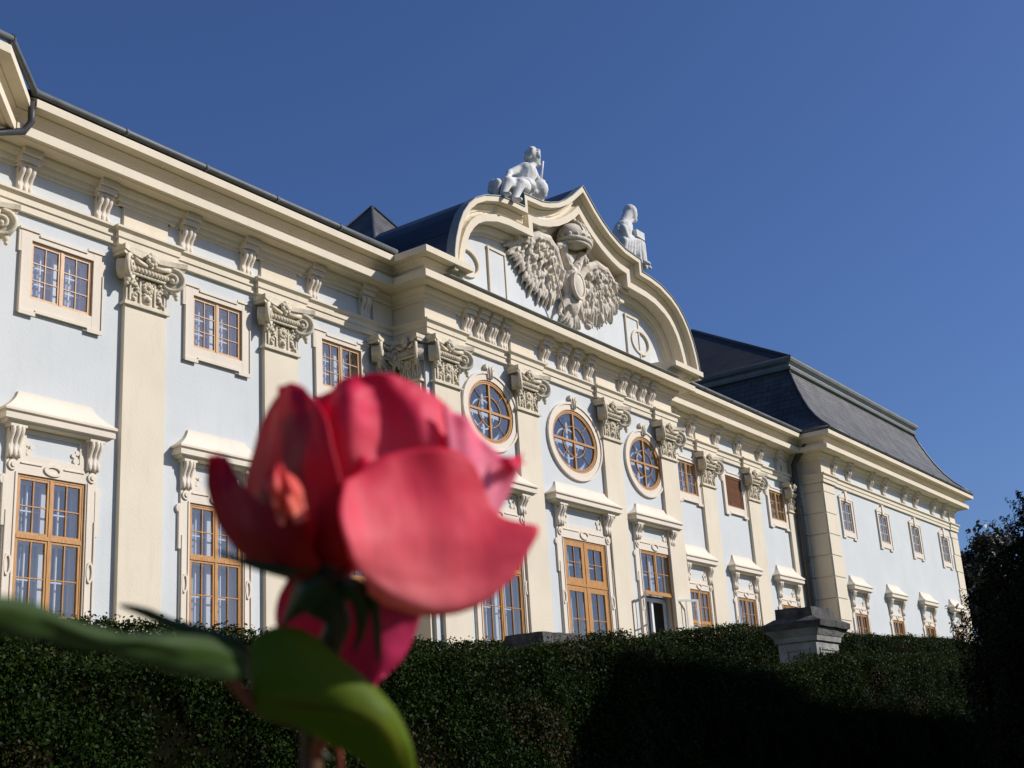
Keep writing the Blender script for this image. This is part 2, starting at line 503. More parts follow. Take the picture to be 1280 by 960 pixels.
for q in ((XR0, D-RO, XR0, D+2, 13.3), (XR1, D-RO, XR1, D+2, 13.3), (XP1, D-PO, XP1, D+24), (XP0, D-PO, XP0, D+24), (XP0, D+24, XP1, D+24), (-8, D+14, XP0, D+14),
          (-8, D-1.3, -8, D+14), (-8, D-1.3, XL1-.9, D-1.3), (XL1-.9, D-1.3, XL1, D-.4), (XL1, D-.4, XL1, D+.3)):
    side_wall(*q)
mb = MB()                       # room behind the windows: back wall, floors, so nothing is see-through
for (a, b, o) in ((XL1, XR0, -0.9), (XR0, XR1, 0.2), (XR1, XP0, -0.9), (XP0, XP1, 0.3)):
    mb.add([(a, D-o, ZB-3), (b, D-o, ZB-3), (b, D-o, 13), (a, D-o, 13)], [(0, 1, 2, 3)])
    for z in (ZB-0.3, 8.6, 12.7):
        mb.add([(a, D-o, z), (b, D-o, z), (b, D-o-0.88 if o < 0 else D-o-0.9, z), (a, D-o-0.88 if o < 0 else D-o-0.9, z)], [(0, 1, 2, 3)])
mb.build('interior_wall', 'inner', palace, recalc=False)

# ---------------- windows
def bars(mb, x0, x1, z0, z1, cols, rows, t, o0, o1):
    for i in range(1, cols):
        x = x0+(x1-x0)*i/cols
        mb.box(x-t/2, x+t/2, o0, o1, z0, z1)
    for j in range(1, rows):
        z = z0+(z1-z0)*j/rows
        # horizontal bars sit 2 mm back so the crossing faces never share a plane
        mb.box(x0, x1, o0, o1-0.002, z-t/2, z+t/2)
def sash(mb, x0, x1, z0, z1, cols, rows, st=0.055, bt=0.028, o=0.0):
    mb.box(x0, x0+st, o-0.04, o+0.012, z0, z1); mb.box(x1-st, x1, o-0.04, o+0.012, z0, z1)
    mb.box(x0+st, x1-st, o-0.04, o+0.009, z0, z0+st); mb.box(x0+st, x1-st, o-0.04, o+0.009, z1-st, z1)
    bars(mb, x0+st, x1-st, z0+st, z1-st, cols, rows, bt, o-0.03, o+0.004)
def frame_rect(mb, x0, x1, z0, z1, t, o0, o1):
    mb.box(x0, x0+t, o0, o1, z0, z1); mb.box(x1-t, x1, o0, o1, z0, z1)
    mb.box(x0+t, x1-t, o0, o1-0.002, z0, z0+t); mb.box(x0+t, x1-t, o0, o1-0.002, z1-t, z1)
def pane(x0, x1, z0, z1, o, parent, org):
    mb = MB()
    mb.add([(x0, D-o, z0), (x1, D-o, z0), (x1, D-o, z1), (x0, D-o, z1)], [(0, 1, 2, 3)])
    return mb.build('glass', 'glass', parent, org, recalc=False)
def blind(x0, x1, z0, z1, o, parent, org, segs):
    # pleated cloth hung behind the panes; segs are (from, to) fractions of the width
    mb = MB()
    for a, b in segs:
        n = max(4, int((b-a)*26)); v = []; f = []
        for i in range(n+1):
            t = a+(b-a)*i/n
            q = o+0.014*math.sin(i*1.9)
            v += [(x0+(x1-x0)*t, D-q, z0), (x0+(x1-x0)*t, D-q, z1)]
        for i in range(n): f.append((2*i, 2*i+2, 2*i+3, 2*i+1))
        mb.add(v, f, 0, True)
    return mb.build('curtain', 'blind', parent, org, recalc=False)

def square_window(cx, off=0.0):
    x0, x1, z0, z1 = cx-SQW/2, cx+SQW/2, SQB, SQT
    org = (cx, D-off, SQB)
    mb = MB()
    t = 0.04
    frame_rect(mb, x0, x1, z0, z1, t, off-0.1, off+0.012)
    mb.box(cx-0.03, cx+0.03, off-0.06, off+0.016, z0+t, z1-t)
    sash(mb, x0+t+.004, cx-0.034, z0+t+.004, z1-t-.004, 2, 3, 0.036, 0.02, off-0.012)
    sash(mb, cx+0.034, x1-t-.004, z0+t+.004, z1-t-.004, 2, 3, 0.036, 0.02, off-0.012)
    wn = mb.build('window', 'wood2', palace, org)
    pane(x0+t, x1-t, z0+t, z1-t, off-0.03, wn, org)
    mb = MB()                   # inner casement behind the first
    frame_rect(mb, x0+.02, x1-.02, z0+.02, z1-.02, 0.09, off-0.26, off-0.2)
    mb.box(cx-.06, cx+.06, off-0.26, off-0.202, z0+.1, z1-.1)
    for s_ in (x0+.11, cx+.06):
        bars(mb, s_, s_+0.58, z0+.1, z1-.1, 2, 3, 0.03, off-0.25, off-0.21)
    mb.build('inner_sash', 'white', wn, org)
    blind(x0, x1, z0, z1, off-0.3, wn, org, [(0, 1)])
    mb = MB()                   # eared plaster surround
    e, w_ = 0.06, 0.25
    a0, a1, b0, b1 = x0-w_, x1+w_, z0-w_-.08, z1+w_-.02
    mb.box(a0, x0, off-.01, off+e, b0, b1); mb.box(x1, a1, off-.01, off+e, b0, b1)
    mb.box(x0, x1, off-.01, off+e-.003, b0+.06, z0); mb.box(x0, x1, off-.01, off+e-.003, z1, b1-.05)
    for sx in (-1, 1):          # ears and raised outer fillet
        xe = a0 if sx < 0 else a1
        mb.box(min(xe, xe+sx*.05), max(xe, xe+sx*.05), off-.01, off+e-.006, z1-.3, b1-.003)
        mb.box(min(xe, xe-sx*.03), max(xe, xe-sx*.03), off+e-.002, off+e+.025, b0+.04, z1-.3)
        xa, xb = (a0-.05, a0+.42) if sx < 0 else (a1-.42, a1+.05)
        mb.box(xa, xb, off+e-.004, off+e+.03, b1-.05, b1)
        xa, xb = (a0, a0+.38) if sx < 0 else (a1-.38, a1)
        mb.box(xa, xb, off+e-.004, off+e+.028, b0-.04, b0+.05)
    mb.box(a0+.42, a1-.42, off+e-.006, off+e+.026, b1-.12, b1-.07)
    mb.box(a0+.38, a1-.38, off+e-.006, off+e+.026, b0+.04, b0+.10)
    mb.build('surround', 'trim', wn, org)
    return wn

def console(mb, cx, z0, z1, off, wdt, dep, ribs=3):
    """scroll bracket of parallel ribs, in facade coordinates"""
    H = z1-z0
    prof = [(0.16, 0.02), (0.42, 0.0), (0.50, 0.10), (0.40, 0.22), (0.36, 0.34), (0.5, 0.46), (0.62, 0.58), (0.86, 0.70), (1.0, 0.82), (0.95, 0.93), (0.7, 1.0)]
    for i in range(ribs):
        x = cx+(i-(ribs-1)/2)*wdt/ribs
        r_ = wdt/ribs*0.47
        k = 1.0 if ribs == 1 or i == ribs//2 else 0.9
        pts = [(x, D-(off+dep*a*k-r_*0.5), z0+H*b) for a, b in prof]
        mb.tube(pts, r_, 8)
    mb.box(cx-wdt*0.46, cx+wdt*0.46, off-0.01, off+dep*0.42, z0+0.03*H, z1)

def hood_mesh(cx, off, zr, ze, wr, we, proj, rnd=True):
    mb = MB()
    lv = []
    N = 7
    for i in range(N+1):
        s_ = i/N
        k = (1-s_)**2.0
        lv.append((wr+(we-wr)*k, 0.05+(proj-0.05)*k, ze+(zr-ze)*(1-(1-s_)**1.25)))
    lv = lv[::-1]               # ridge to eave
    lv += [(we, proj, ze-0.045), (we-.045, proj-.045, ze-.05), (we-.05, proj-.05, ze-.09), (we-.03, proj-.03, ze-.10), (we-.03, proj-.03, ze-.205),
           (we-.10, proj-.09, ze-.22), (we-.12, proj-.11, ze-.26), (we-.22, max(.08, proj-.2), ze-.275)]
    v = []; f = []
    for hw, p, z in lv:
        v += [(cx-hw, D-off+.01, z), (cx-hw, D-off-p, z), (cx+hw, D-off-p, z), (cx+hw, D-off+.01, z)]
    for i in range(len(lv)-1):
        for k in range(3):
            f.append((4*i+k, 4*i+k+1, 4*i+k+5, 4*i+k+4))
    f.append((0, 3, 2, 1)); L = 4*(len(lv)-1); f.append((L, L+1, L+2, L+3))
    mb.add(v, f)
    return mb

def lower_window(cx, off=0.0, w_=LW, top=LOT, trans=LOM, bot=LOB, hood=(7.86, 7.42, .86, 1.3, .34), orn=True, name='window', wood_='wood', st=0.045, lower=True, sc=1.0):
    x0, x1 = cx-w_/2, cx+w_/2
    org = (cx, D-off, bot)
    mb = MB(); t = 0.05
    mb.box(x0, x0+t, off-.1, off+.014, bot, top); mb.box(x1-t, x1, off-.1, off+.014, bot, top)
    mb.box(x0+t, x1-t, off-.1, off+.011, top-t, top); mb.box(x0+t, x1-t, off-.1, off+.011, bot, bot+t)
    mb.box(x0+t, x1-t, off-.06, off+.022, trans-.04, trans+.04)
    mb.box(cx-.025, cx+.025, off-.06, off+.018, trans+.04, top-t)
    for a, b in ((x0+t+.004, cx-.029), (cx+.029, x1-t-.004)):
        sash(mb, a, b, trans+.044, top-t-.004, 2, 2, st, .022, off-.008)
    if lower:
        mb.box(cx-.025, cx+.025, off-.06, off+.018, bot+t, trans-.04)
        rows = 3
        for a, b in ((x0+t+.004, cx-.029), (cx+.029, x1-t-.004)):
            sash(mb, a, b, bot+t+.004, trans-.044, 2, rows, st, .022, off-.008)
    wn = mb.build(name, wood_, palace, org)
    pane(x0+t, x1-t, (bot+t) if lower else trans, top-t, off-.03, wn, org)
    mb = MB()
    frame_rect(mb, x0+.02, x1-.02, trans-.02 if not lower else bot+.02, top-.02, .1, off-.28, off-.22)
    mb.box(cx-.06, cx+.06, off-.28, off-.222, trans if not lower else bot+.12, top-.12)
    if lower: mb.box(x0+.12, x1-.12, off-.28, off-.224, trans-.1, trans+.02)
    for s_, e_ in ((x0+.12, cx-.06), (cx+.06, x1-.12)):
        bars(mb, s_, e_, trans+.02, top-.12, 2, 2, .03, off-.27, off-.23)
        if lower: bars(mb, s_, e_, bot+.12, trans-.1, 2, 3, .03, off-.27, off-.23)
    mb.build('inner_sash', 'white', wn, org)
    blind(x0, x1, bot if lower else trans, top, off-.33, wn, org, [(0, .30), (.42, .72), (.86, 1)] if orn != 2 else [(0, .18), (.55, .7)])
    # --- surround
    zr, ze, wr, we, proj = hood
    zc1 = ze-.28                # underside of the hood
    zc0 = top+.28*sc            # foot of the brackets
    bw = .30*sc
    pw = w_/2+.26*sc            # half-width of the surround
    bx = pw-bw/2+.02
    mb = MB()
    e = .05
    mb.box(cx-pw, x0, off-.01, off+e, bot-.5, zc0); mb.box(x1, cx+pw, off-.01, off+e, bot-.5, zc0)
    mb.box(x0, x1, off-.01, off+e-.004, top, zc0-.002)
    # frieze under the hood: frame with a sunk blue panel
    mb.box(cx-pw, cx+pw, off-.01, off+e-.008, zc0, zc0+.09); mb.box(cx-pw, cx-pw+.42*sc, off-.01, off+e-.01, zc0+.09, zc1)
    mb.box(cx+pw-.42*sc, cx+pw, off-.01, off+e-.01, zc0+.09, zc1); mb.box(cx-pw+.42*sc, cx+pw-.42*sc, off-.01, off+e-.012, zc1-.09, zc1)
    # raised fillets around the opening
    for sx in (-1, 1):
        xa = cx+sx*(w_/2+.045); xb = cx+sx*(pw-.035)
        mb.box(xa-.014, xa+.014, off+e-.004, off+e+.022, bot-.4, top+.02)
        mb.box(xb-.016, xb+.016, off+e-.003, off+e+.03, bot-.4, top-.75)
        mb.box(min(xb, xb+sx*.09), max(xb, xb+sx*.09), off-.01, off+e+.012, top-1.05, top-.12)   # shoulder
        rg = loop_ell(cx+sx*(w_/2+.14*sc), top-1.78, .085*sc, .21, 20)
        rg2 = loop_ell(cx+sx*(w_/2+.14*sc), top-1.78, .045*sc, .16, 20)
        mb.ring(rg, rg2, off+e-.005, off+e+.035)
        for rr in (.105, .05):  # rosette below each bracket
            mb.prism(loop_ell(cx+sx*bx, zc0-.14*sc, rr*sc, rr*sc, 16), off+e-.004, off+e+(.035 if rr > .06 else .06))
        # small scroll ear
        mb.prism(loop_ell(cx+sx*(pw+.035), top-.16, .085, .10, 14), off-.01, off+e+.006)
    mb.ring(loop_ell(cx, top+.145*sc, .21*sc, .115*sc, 24), loop_ell(cx, top+.145*sc, .14*sc, .065*sc, 24), off+e-.006, off+e+.03)
    mb.box(cx-w_/2+.05, cx-.25*sc, off+e-.006, off+e+.02, top+.2*sc, top+.225*sc)
    mb.box(cx+.25*sc, cx+w_/2-.05, off+e-.006, off+e+.02, top+.2*sc, top+.225*sc)
    # curls in the corners of the frieze panel
    for sx in (-1, 1):
        for q, (dx, dz, rr) in enumerate(((.50, .16, .07), (.56, .27, .05), (.47, .33, .05))):
            mb.prism(loop_ell(cx+sx*(pw-dx*sc), zc0+dz*sc, rr*sc, rr*sc, 12), off-.01, off+e-.014-.002*q)
    mb.build('surround', 'trim', wn, org)
    mb = hood_mesh(cx, off, zr, ze, wr, we, proj)
    mb.build('hood', 'trim', wn, org)
    for sx in (-1, 1):
        mb = MB()
        console(mb, cx+sx*bx, zc0+.02, zc1+.005, off+e-.02, bw, .2*sc, 3)
        mb.box(cx+sx*bx-bw/2-.03, cx+sx*bx+bw/2+.03, off-.01, off+proj-.12, zc1-.05, zc1+.012)
        mb.build('bracket', 'trim', wn, org)
    return wn

w0 = square_window(SQ[0]+.75)
for i, x in enumerate(SQ[1:], 1):
    if i == 4: continue
    copy_part(w0, palace, (x+.75, D, SQB))
# the shuttered one
cx = SQ[4]+.75
org = (cx, D, SQB)
mb = MB()
frame_rect(mb, cx-.75, cx+.75, SQB, SQT, .07, -.1, .015)
sh = mb.build('window', 'louver', palace, org); sh['label'] = 'window closed by a brown slatted shutter'
mb = MB()
for k in range(15):
    z = SQB+.09+k*.075
    v = [(cx-.67, D+.03, z), (cx+.67, D+.03, z), (cx+.67, D-.012, z+.075), (cx-.67, D-.012, z+.075), (cx-.67, D+.05, z), (cx+.67, D+.05, z), (cx+.67, D+.01, z+.08), (cx-.67, D+.01, z+.08)]
    v = [(x, D-(y-D) if False else y, zz) for x, y, zz in v]
    mb.add(v, [(0, 1, 2, 3), (4, 7, 6, 5), (0, 4, 5, 1), (3, 2, 6, 7), (0, 3, 7, 4), (1, 5, 6, 2)])
mb.build('shutter', 'louver', sh, org)
for ch in w0.children:
    if ch.name.startswith('surround'):
        c = ch.copy(); COL.objects.link(c); c.parent = sh

l0 = lower_window(LOX[0])
for c in LOX[1:]:
    copy_part(l0, palace, (c, D, LOB))

def redo_curtain(wn, x0, x1, z0, z1, o, org, segs):
    for ch in list(wn.children):
        if ch.name.startswith('curtain'): bpy.data.objects.remove(ch)
    blind(x0, x1, z0, z1, o, wn, org, segs)
CUR = [[(0, .26), (.40, .70), (.88, 1)], [(0, .40), (.62, 1)], [(0, .22), (.5, .66), (.8, 1)], [(.04, .34), (.7, .96)], [(0, .5), (.74, 1)]]
LCOP = [o for o in palace.children if o.name.startswith('window.') and any(c.name.startswith('hood') for c in o.children)]
for i, wn in enumerate(LCOP):
    c = wn.location.x+ORI[palace.name].x
    redo_curtain(wn, c-LW/2, c+LW/2, LOB+(.9 if i == 2 else 0), LOT, -.33-.02*i, (c, D, LOB), CUR[i % 5])

# central French windows
HC = (8.45, 8.03, 1.02, 1.62, .38)
f1 = lower_window(FD[0][0], RO, FD[0][1], FD[0][2], 5.52, 2.6, HC, orn=2, name='window', sc=1.15)
f2 = lower_window(FD[1][0], RO, FD[1][1], FD[1][2], 5.45, 2.6, (8.47, 8.05, 1.42, 1.95, .40), orn=2, name='french_window', st=.16, sc=1.2)
f3 = lower_window(FD[2][0], RO, FD[2][1], FD[2][2], 5.53, 2.6, HC, orn=2, name='window', lower=False, sc=1.15)
f3['label'] = 'central window with its white lower casements standing open'
cx, w_, tp = FD[2]
org = (cx, D-RO, 2.6)
mb = MB()                       # inner white casement and reveal seen through the open half
mb.box(cx-w_/2+.05, cx-w_/2+.16, RO-.34, RO-.26, 2.6, 5.45); mb.box(cx-.06, cx+.06, RO-.34, RO-.26, 2.6, 5.45); mb.box(cx+w_/2-.16, cx+w_/2-.05, RO-.34, RO-.26, 2.6, 5.45)
mb.box(cx-w_/2+.16, cx+w_/2-.16, RO-.34, RO-.262, 5.33, 5.45)
mb.box(cx+.06, cx+w_/2-.16, RO-.33, RO-.27, 3.9, 3.96); mb.box(cx+.5, cx+.54, RO-.33, RO-.27, 2.6, 3.9)
mb.build('inner_casement', 'white', f3, org)
def casement(hx, ang, wd, zb, zt):
    """white glazed leaf hinged at hx, swung out by ang from the wall"""
    mb = MB()
    sub = MB()
    sub.wbox(0, .07, -.025, .025, zb, zt); sub.wbox(wd-.07, wd, -.025, .025, zb, zt)
    for z in (zb, zt-.07): sub.wbox(.07, wd-.07, -.023, .023, z, z+.07)
    sub.wbox(wd/2-.018, wd/2+.018, -.018, .018, zb+.07, zt-.07)
    for k in (1, 2):
        z = zb+(zt-zb)*k/3
        sub.wbox(.07, wd-.07, -.016, .016, z-.018, z+.018)
    ca, sa = math.cos(ang), math.sin(ang)
    mb.merge(sub, lambda p: Vector((hx+p.x*ca-p.y*sa, D-RO-.03+p.x*sa+p.y*ca, p.z)))
    o = mb.build('casement', 'white', f3, org)
    return o
casement(cx-w_/2+.06, R(-150), .92, 2.62, 5.44)
casement(cx+w_/2-.02, R(-30), .95, 2.62, 5.44)

# oval windows
def oval_window(cx, cz, rx, rz, off):
    org = (cx, D-off, cz)
    mb = MB(); n = 40
    mb.ring(loop_ell(cx, cz, rx, rz, n), loop_ell(cx, cz, rx-.06, rz-.06, n), off-.1, off+.02)
    mb.ring(loop_ell(cx, cz, rx-.07, rz-.07, n), loop_ell(cx, cz, rx-.11, rz-.11, n), off-.06, off+.012)
    mb.box(cx-.035, cx+.035, off-.05, off+.014, cz-rz+.085, cz+rz-.085)
    mb.box(cx-rx+.085, cx+rx-.085, off-.05, off+.010, cz-.035, cz+.035)
    mb.ring(loop_ell(cx, cz, rx*.5, rz*.5, n), loop_ell(cx, cz, rx*.5-.022, rz*.5-.022, n), off-.04, off+.002)
    for k in range(4):
        a = PI/4+k*PI/2
        p = [Vector((cx+rx*q*math.cos(a), D-off+.015, cz+rz*q*math.sin(a))) for q in (.5, .9)]
        mb.tube(p, .011, 6)
    wn = mb.build('oval_window', 'wood', palace, org)
    mb = MB()
    lp = loop_ell(cx, cz, rx-.08, rz-.08, n)
    mb.add([(x, D-off+.03, z) for x, z in lp], [tuple(range(n))])
    mb.build('glass', 'glass', wn, org, recalc=False)
    mb = MB()
    mb.ring(loop_ell(cx, cz, rx-.02, rz-.02, n), loop_ell(cx, cz, rx-.16, rz-.16, n), off-.3, off-.24)
    mb.box(cx-.05, cx+.05, off-.3, off-.245, cz-rz+.1, cz+rz-.1); mb.box(cx-rx+.1, cx+rx-.1, off-.3, off-.247, cz-.05, cz+.05)
    mb.ring(loop_ell(cx, cz, rx*.5, rz*.5, n), loop_ell(cx, cz, rx*.5-.05, rz*.5-.05, n), off-.29, off-.25)
    mb.build('inner_sash', 'white', wn, org)
    mb = MB()
    mb.ring(loop_ell(cx, cz, rx+.24, rz+.22, n), loop_ell(cx, cz, rx+.005, rz+.005, n), off-.01, off+.05)
    mb.ring(loop_ell(cx, cz, rx+.27, rz+.25, n), loop_ell(cx, cz, rx+.20, rz+.18, n), off-.005, off+.085)
    mb.build('surround', 'trim', wn, org)
    mb = MB()                   # scrolled keystone
    z = cz+rz+.06
    mb.prism([(cx-.11, z), (cx+.11, z), (cx+.15, z+.36), (cx-.15, z+.36)], off-.01, off+.10)
    for s_ in (-1, 1):
        mb.prism(loop_ell(cx+s_*.17, z+.33, .065, .075, 14), off-.01, off+.12)
        mb.tube([(cx+s_*.05, D-off-.10, z), (cx+s_*.055, D-off-.125, z+.2), (cx+s_*.07, D-off-.1, z+.36)], .03, 8)
    mb.build('keystone', 'trim', wn, org)
for cx, cz, rx, rz in OV:
    oval_window(cx, cz, rx, rz, RO)

# pavilion windows
def pav_upper(cx):
    off = PO; org = (cx, D-off, PWB)
    x0, x1, z0, z1 = cx-PWW/2, cx+PWW/2, PWB, PWT
    mb = MB()
    frame_rect(mb, x0, x1, z0, z1, .045, off-.1, off+.01)
    mb.box(cx-.022, cx+.022, off-.06, off+.008, z0+.05, z1-.05)
    wn = mb.build('window', 'wood', palace, org)
    for a, b in ((x0+.049, cx-.026), (cx+.026, x1-.049)):
        mb = MB(); sash(mb, a, b, z0+.05, z1-.05, 2, 3, .024, .016, off-.016)
        mb.build('sash', 'white', wn, org)
    pane(x0+.05, x1-.05, z0+.05, z1-.05, off-.03, wn, org)
    mb = MB()
    frame_rect(mb, x0+.02, x1-.02, z0+.02, z1-.02, .1, off-.28, off-.22)
    mb.box(cx-.06, cx+.06, off-.28, off-.222, z0+.12, z1-.12)
    mb.build('inner_sash', 'white', wn, org)
    blind(x0, x1, z0, z1, off-.32, wn, org, [(0, .2), (.3, .45), (.55, .7), (.8, 1)])
    mb = MB()
    e = .05; q = .22
    mb.box(x0-q, x0, off-.01, off+e, z0-.3, z1+.18); mb.box(x1, x1+q, off-.01, off+e, z0-.3, z1+.18)
    mb.box(x0, x1, off-.01, off+e-.003, z0-.24, z0); mb.box(x0, x1, off-.01, off+e-.003, z1, z1+.26)
    mb.prism([(x0-q-.03, z1+.16), (x0-q+.16, z1+.2), (cx-.2, z1+.36), (cx+.2, z1+.36), (x1+q-.16, z1+.2), (x1+q+.03, z1+.16), (x1+q+.03, z1+.1), (x0-q-.03, z1+.1)], off-.005, off+e+.02)
    mb.prism([(cx-.1, z1-.02), (cx+.1, z1-.02), (cx+.14, z1+.46), (cx-.14, z1+.46)], off-.005, off+.11)
    for xa in (x0-q+.012, x1+q-.012):
        mb.box(xa-.012, xa+.012, off+e-.003, off+e+.03, z0-.28, z1+.1)
    mb.box(x0-q-.02, x0+.15, off-.005, off+e+.018, z0-.34, z0-.27); mb.box(x1-.15, x1+q+.02, off-.005, off+e+.018, z0-.34, z0-.27)
    mb.build('surround', 'trim', wn, org)
    return wn
p0 = pav_upper(PW[0])
for c in PW[1:]: copy_part(p0, palace, (c, D-PO, PWB))
p1 = lower_window(PW[0], PO, LW*.92, PLT, 4.85, LOB, (7.7, 7.26, .78, 1.16, .36), sc=.95)
for c in PW[1:]: copy_part(p1, palace, (c, D-PO, LOB))

# ---------------- capitals and pilasters
CB = 10.32
def capital_mesh():
    """composite capital carved for a 1.12 m pilaster, centred at x=0 on the wall plane, in facade coordinates"""
    mb = MB()
    hw = .56
    mb.box(-hw-.06, hw+.06, 0, .19, CB, CB+.05); mb.box(-hw-.035, hw+.035, 0, .165, CB+.05, CB+.09)
    mb.box(-hw+.01, hw-.01, 0, .135, CB+.09, CB+.8)
    # three sunk panels of foliage
    for s_ in (-1, 1):
        for xx in (.2, .47):
            mb.box(s_*xx-.02, s_*xx+.02, .13, .175, CB+.11, CB+.68)
        pts = [(s_*(.32+.07*math.sin(t*9)), D-.15-.02*t, CB+.13+.55*t) for t in np.linspace(0, 1, 12)]
        mb.tube(pts, .028, 6)
        for k in range(7):
            t = (k+.5)/7
            mb.ell((s_*(.33+.06*math.sin(t*9+1.2)), D-.165, CB+.14+.54*t), (.055, .05, .04), seg=8, rings=5)
    mb.ell((0, D-.14, CB+.23), (.13, .07, .13)); mb.ell((0, D-.2, CB+.23), (.07, .05, .07))
    for k in range(9):
        a = k*2*PI/9
        mb.ell((.1*math.cos(a), D-.16, CB+.5+.1*math.sin(a)), (.055, .06, .055), seg=8, rings=5)
    mb.ell((0, D-.2, CB+.5), .06)
    for s_ in (-1, 1):
        for q in range(4):
            mb.ell((s_*(.08+.02*q), D-.16, CB+.33+.1*q), (.05, .04, .03), seg=8, rings=5)
    # egg-and-dart garland
    for k in range(11):
        x = -.45+.09*k
        mb.ell((x, D-.22-.05*(1-(x/.5)**2), CB+.83-.03*(1-(x/.5)**2)), (.05, .085, .075), seg=8, rings=6)
    mb.tube([(x, D-.2-.05*(1-(x/.55)**2), CB+.735-.03*(1-(x/.55)**2)) for x in np.linspace(-.55, .55, 11)], .035, 8)
    # volutes turned out on the diagonals
    for s_ in (-1, 1):
        th = -s_*R(36)
        ca, sa = math.cos(th), math.sin(th)
        c = Vector((s_*.60, .24, CB+.79))
        def tf(p, c=c, ca=ca, sa=sa):
            # local x along the scroll's face, y out of it
            return Vector((c.x+p.x*ca+p.y*sa, D-(c.y-p.x*sa+p.y*ca), c.z+p.z))
        sub = MB()
        pts = []; rd = []
        for i in range(34):
            t = i/33
            a = PI/2*1.05+s_*-1*t*2*PI*1.55
            r_ = .255*(1-t)**.8+.04
            pts.append((r_*math.cos(a), .05+.05*t, r_*math.sin(a)))
            rd.append(.055*(1-.45*t))
        sub.tube(pts, rd, 7)
        sub.ell((0, .09, 0), (.06, .07, .06), seg=10)
        v = []
        nseg = 20
        sub2 = MB()
        for yy in (-.2, .06):
            v += [(.225*math.cos(2*PI*k/nseg), yy, .225*math.sin(2*PI*k/nseg)) for k in range(nseg)]
        sub2.add(v, [tuple(range(nseg)), tuple(range(2*nseg-1, nseg-1, -1))]+[(k, nseg+k, nseg+(k+1) % nseg, (k+1) % nseg) for k in range(nseg)], 0, False)
        mb.merge(sub, tf); mb.merge(sub2, tf)
        # band running from the volute in to the middle, and a drop of leaves below it
        mb.tube([(s_*.5, D-.3, CB+1.02), (s_*.3, D-.27, CB+.99), (s_*.1, D-.25, CB+.97)], [.06, .05, .04], 7)
        mb.ell((s_*.66, D-.3, CB+.50), (.07, .07, .09)); mb.ell((s_*.68, D-.3, CB+.40), (.045, .05, .05))
        mb.ell((s_*.5, D-.2, CB+.56), (.09, .07, .12))
    # abacus with hollow sides, flower in the middle
    top = []
    for x in np.linspace(-.86, .86, 17):
        top.append((x, .22+.24*(abs(x)/.86)**2))
    for (za, zb, g) in ((CB+1.05, CB+1.13, -.05), (CB+1.13, CB+1.24, 0.0)):
        v = []; n = len(top)
        for z in (za, zb):
            v += [(x*(1+g*.6), D-(o+g), z) for x, o in top]+[(top[-1][0]*(1+g*.6), D, z), (top[0][0]*(1+g*.6), D, z)]
        n += 2
        mb.add(v, [tuple(range(n)), tuple(range(2*n-1, n-1, -1))]+[(k, n+k, n+(k+1) % n, (k+1) % n) for k in range(n)])
    mb.ell((0, D-.3, CB+1.13), (.1, .1, .1))
    for k in range(7):
        a = 2*PI*k/7
        mb.ell((.11*math.cos(a), D-.3, CB+1.13+.11*math.sin(a)), (.065, .055, .065), seg=8, rings=5)
    mb.box(-hw+.02, hw-.02, 0, .2, CB+.8, CB+1.06)
    mb.box(-hw-.05, hw+.05, -.01, .22, CB+1.24, 11.645)
    return mb
CAP = capital_mesh()
cap_src = None
def pilaster(x0, off, wdt=1.12, cap=True, flip=None):
    """flip: 'side' puts the pilaster on a side wall at x0 facing -x"""
    global cap_src
    cx = x0+wdt/2
    mb = MB()
    mb.box(x0, x0+wdt, off-.01, off+.12, ZB-2, CB)
    for q in (.02,):
        mb.box(x0-.05, x0+wdt+.05, off-.01, off+.17, ZB-2, ZB+.9)
    p = mb.build('pilaster', 'cream', palace, (cx, D-off, ZB))
    if cap_src is None:
        tmp = MB(); tmp.merge(CAP, lambda v: Vector((v.x+cx, v.y-off, v.z)))
        cap_src = tmp.build('capital', 'stone', p, (cx, D-off, CB))
    else:
        c = cap_src.copy(); COL.objects.link(c); c.parent = p
        c.location = (0, 0, CB-ZB)
    return p
PIL = [12.45, 16.73, 20.86, 43.82, 47.93]
for x in PIL: pilaster(x, 0)
pilaster(25.0, 0, 1.12); pilaster(51.95, 0, 1.12)
RP = [26.02, 29.88, 34.69, 38.54]
for x in RP: pilaster(x, RO)
# capital and strip on the return of the central projection
mb = MB()
mb.add([(XR0-.12, D-RO+.1, ZB-2), (XR0-.12, D-.28, ZB-2), (XR0-.12, D-.28, CB), (XR0-.12, D-RO+.1, CB), (XR0+.01, D-RO+.1, ZB-2), (XR0+.01, D-.28, ZB-2), (XR0+.01, D-.28, CB), (XR0+.01, D-RO+.1, CB)],
       [(0, 1, 2, 3), (4, 7, 6, 5), (0, 4, 5, 1), (3, 2, 6, 7), (0, 3, 7, 4), (1, 5, 6, 2)])
ps = mb.build('pilaster', 'cream', palace, (XR0, D-.7, ZB))
c = cap_src.copy(); COL.objects.link(c); c.parent = ps
c.location = (0, 0, CB-ZB); c.rotation_euler = (0, 0, R(-90)); c.scale = (.62, 1, 1)

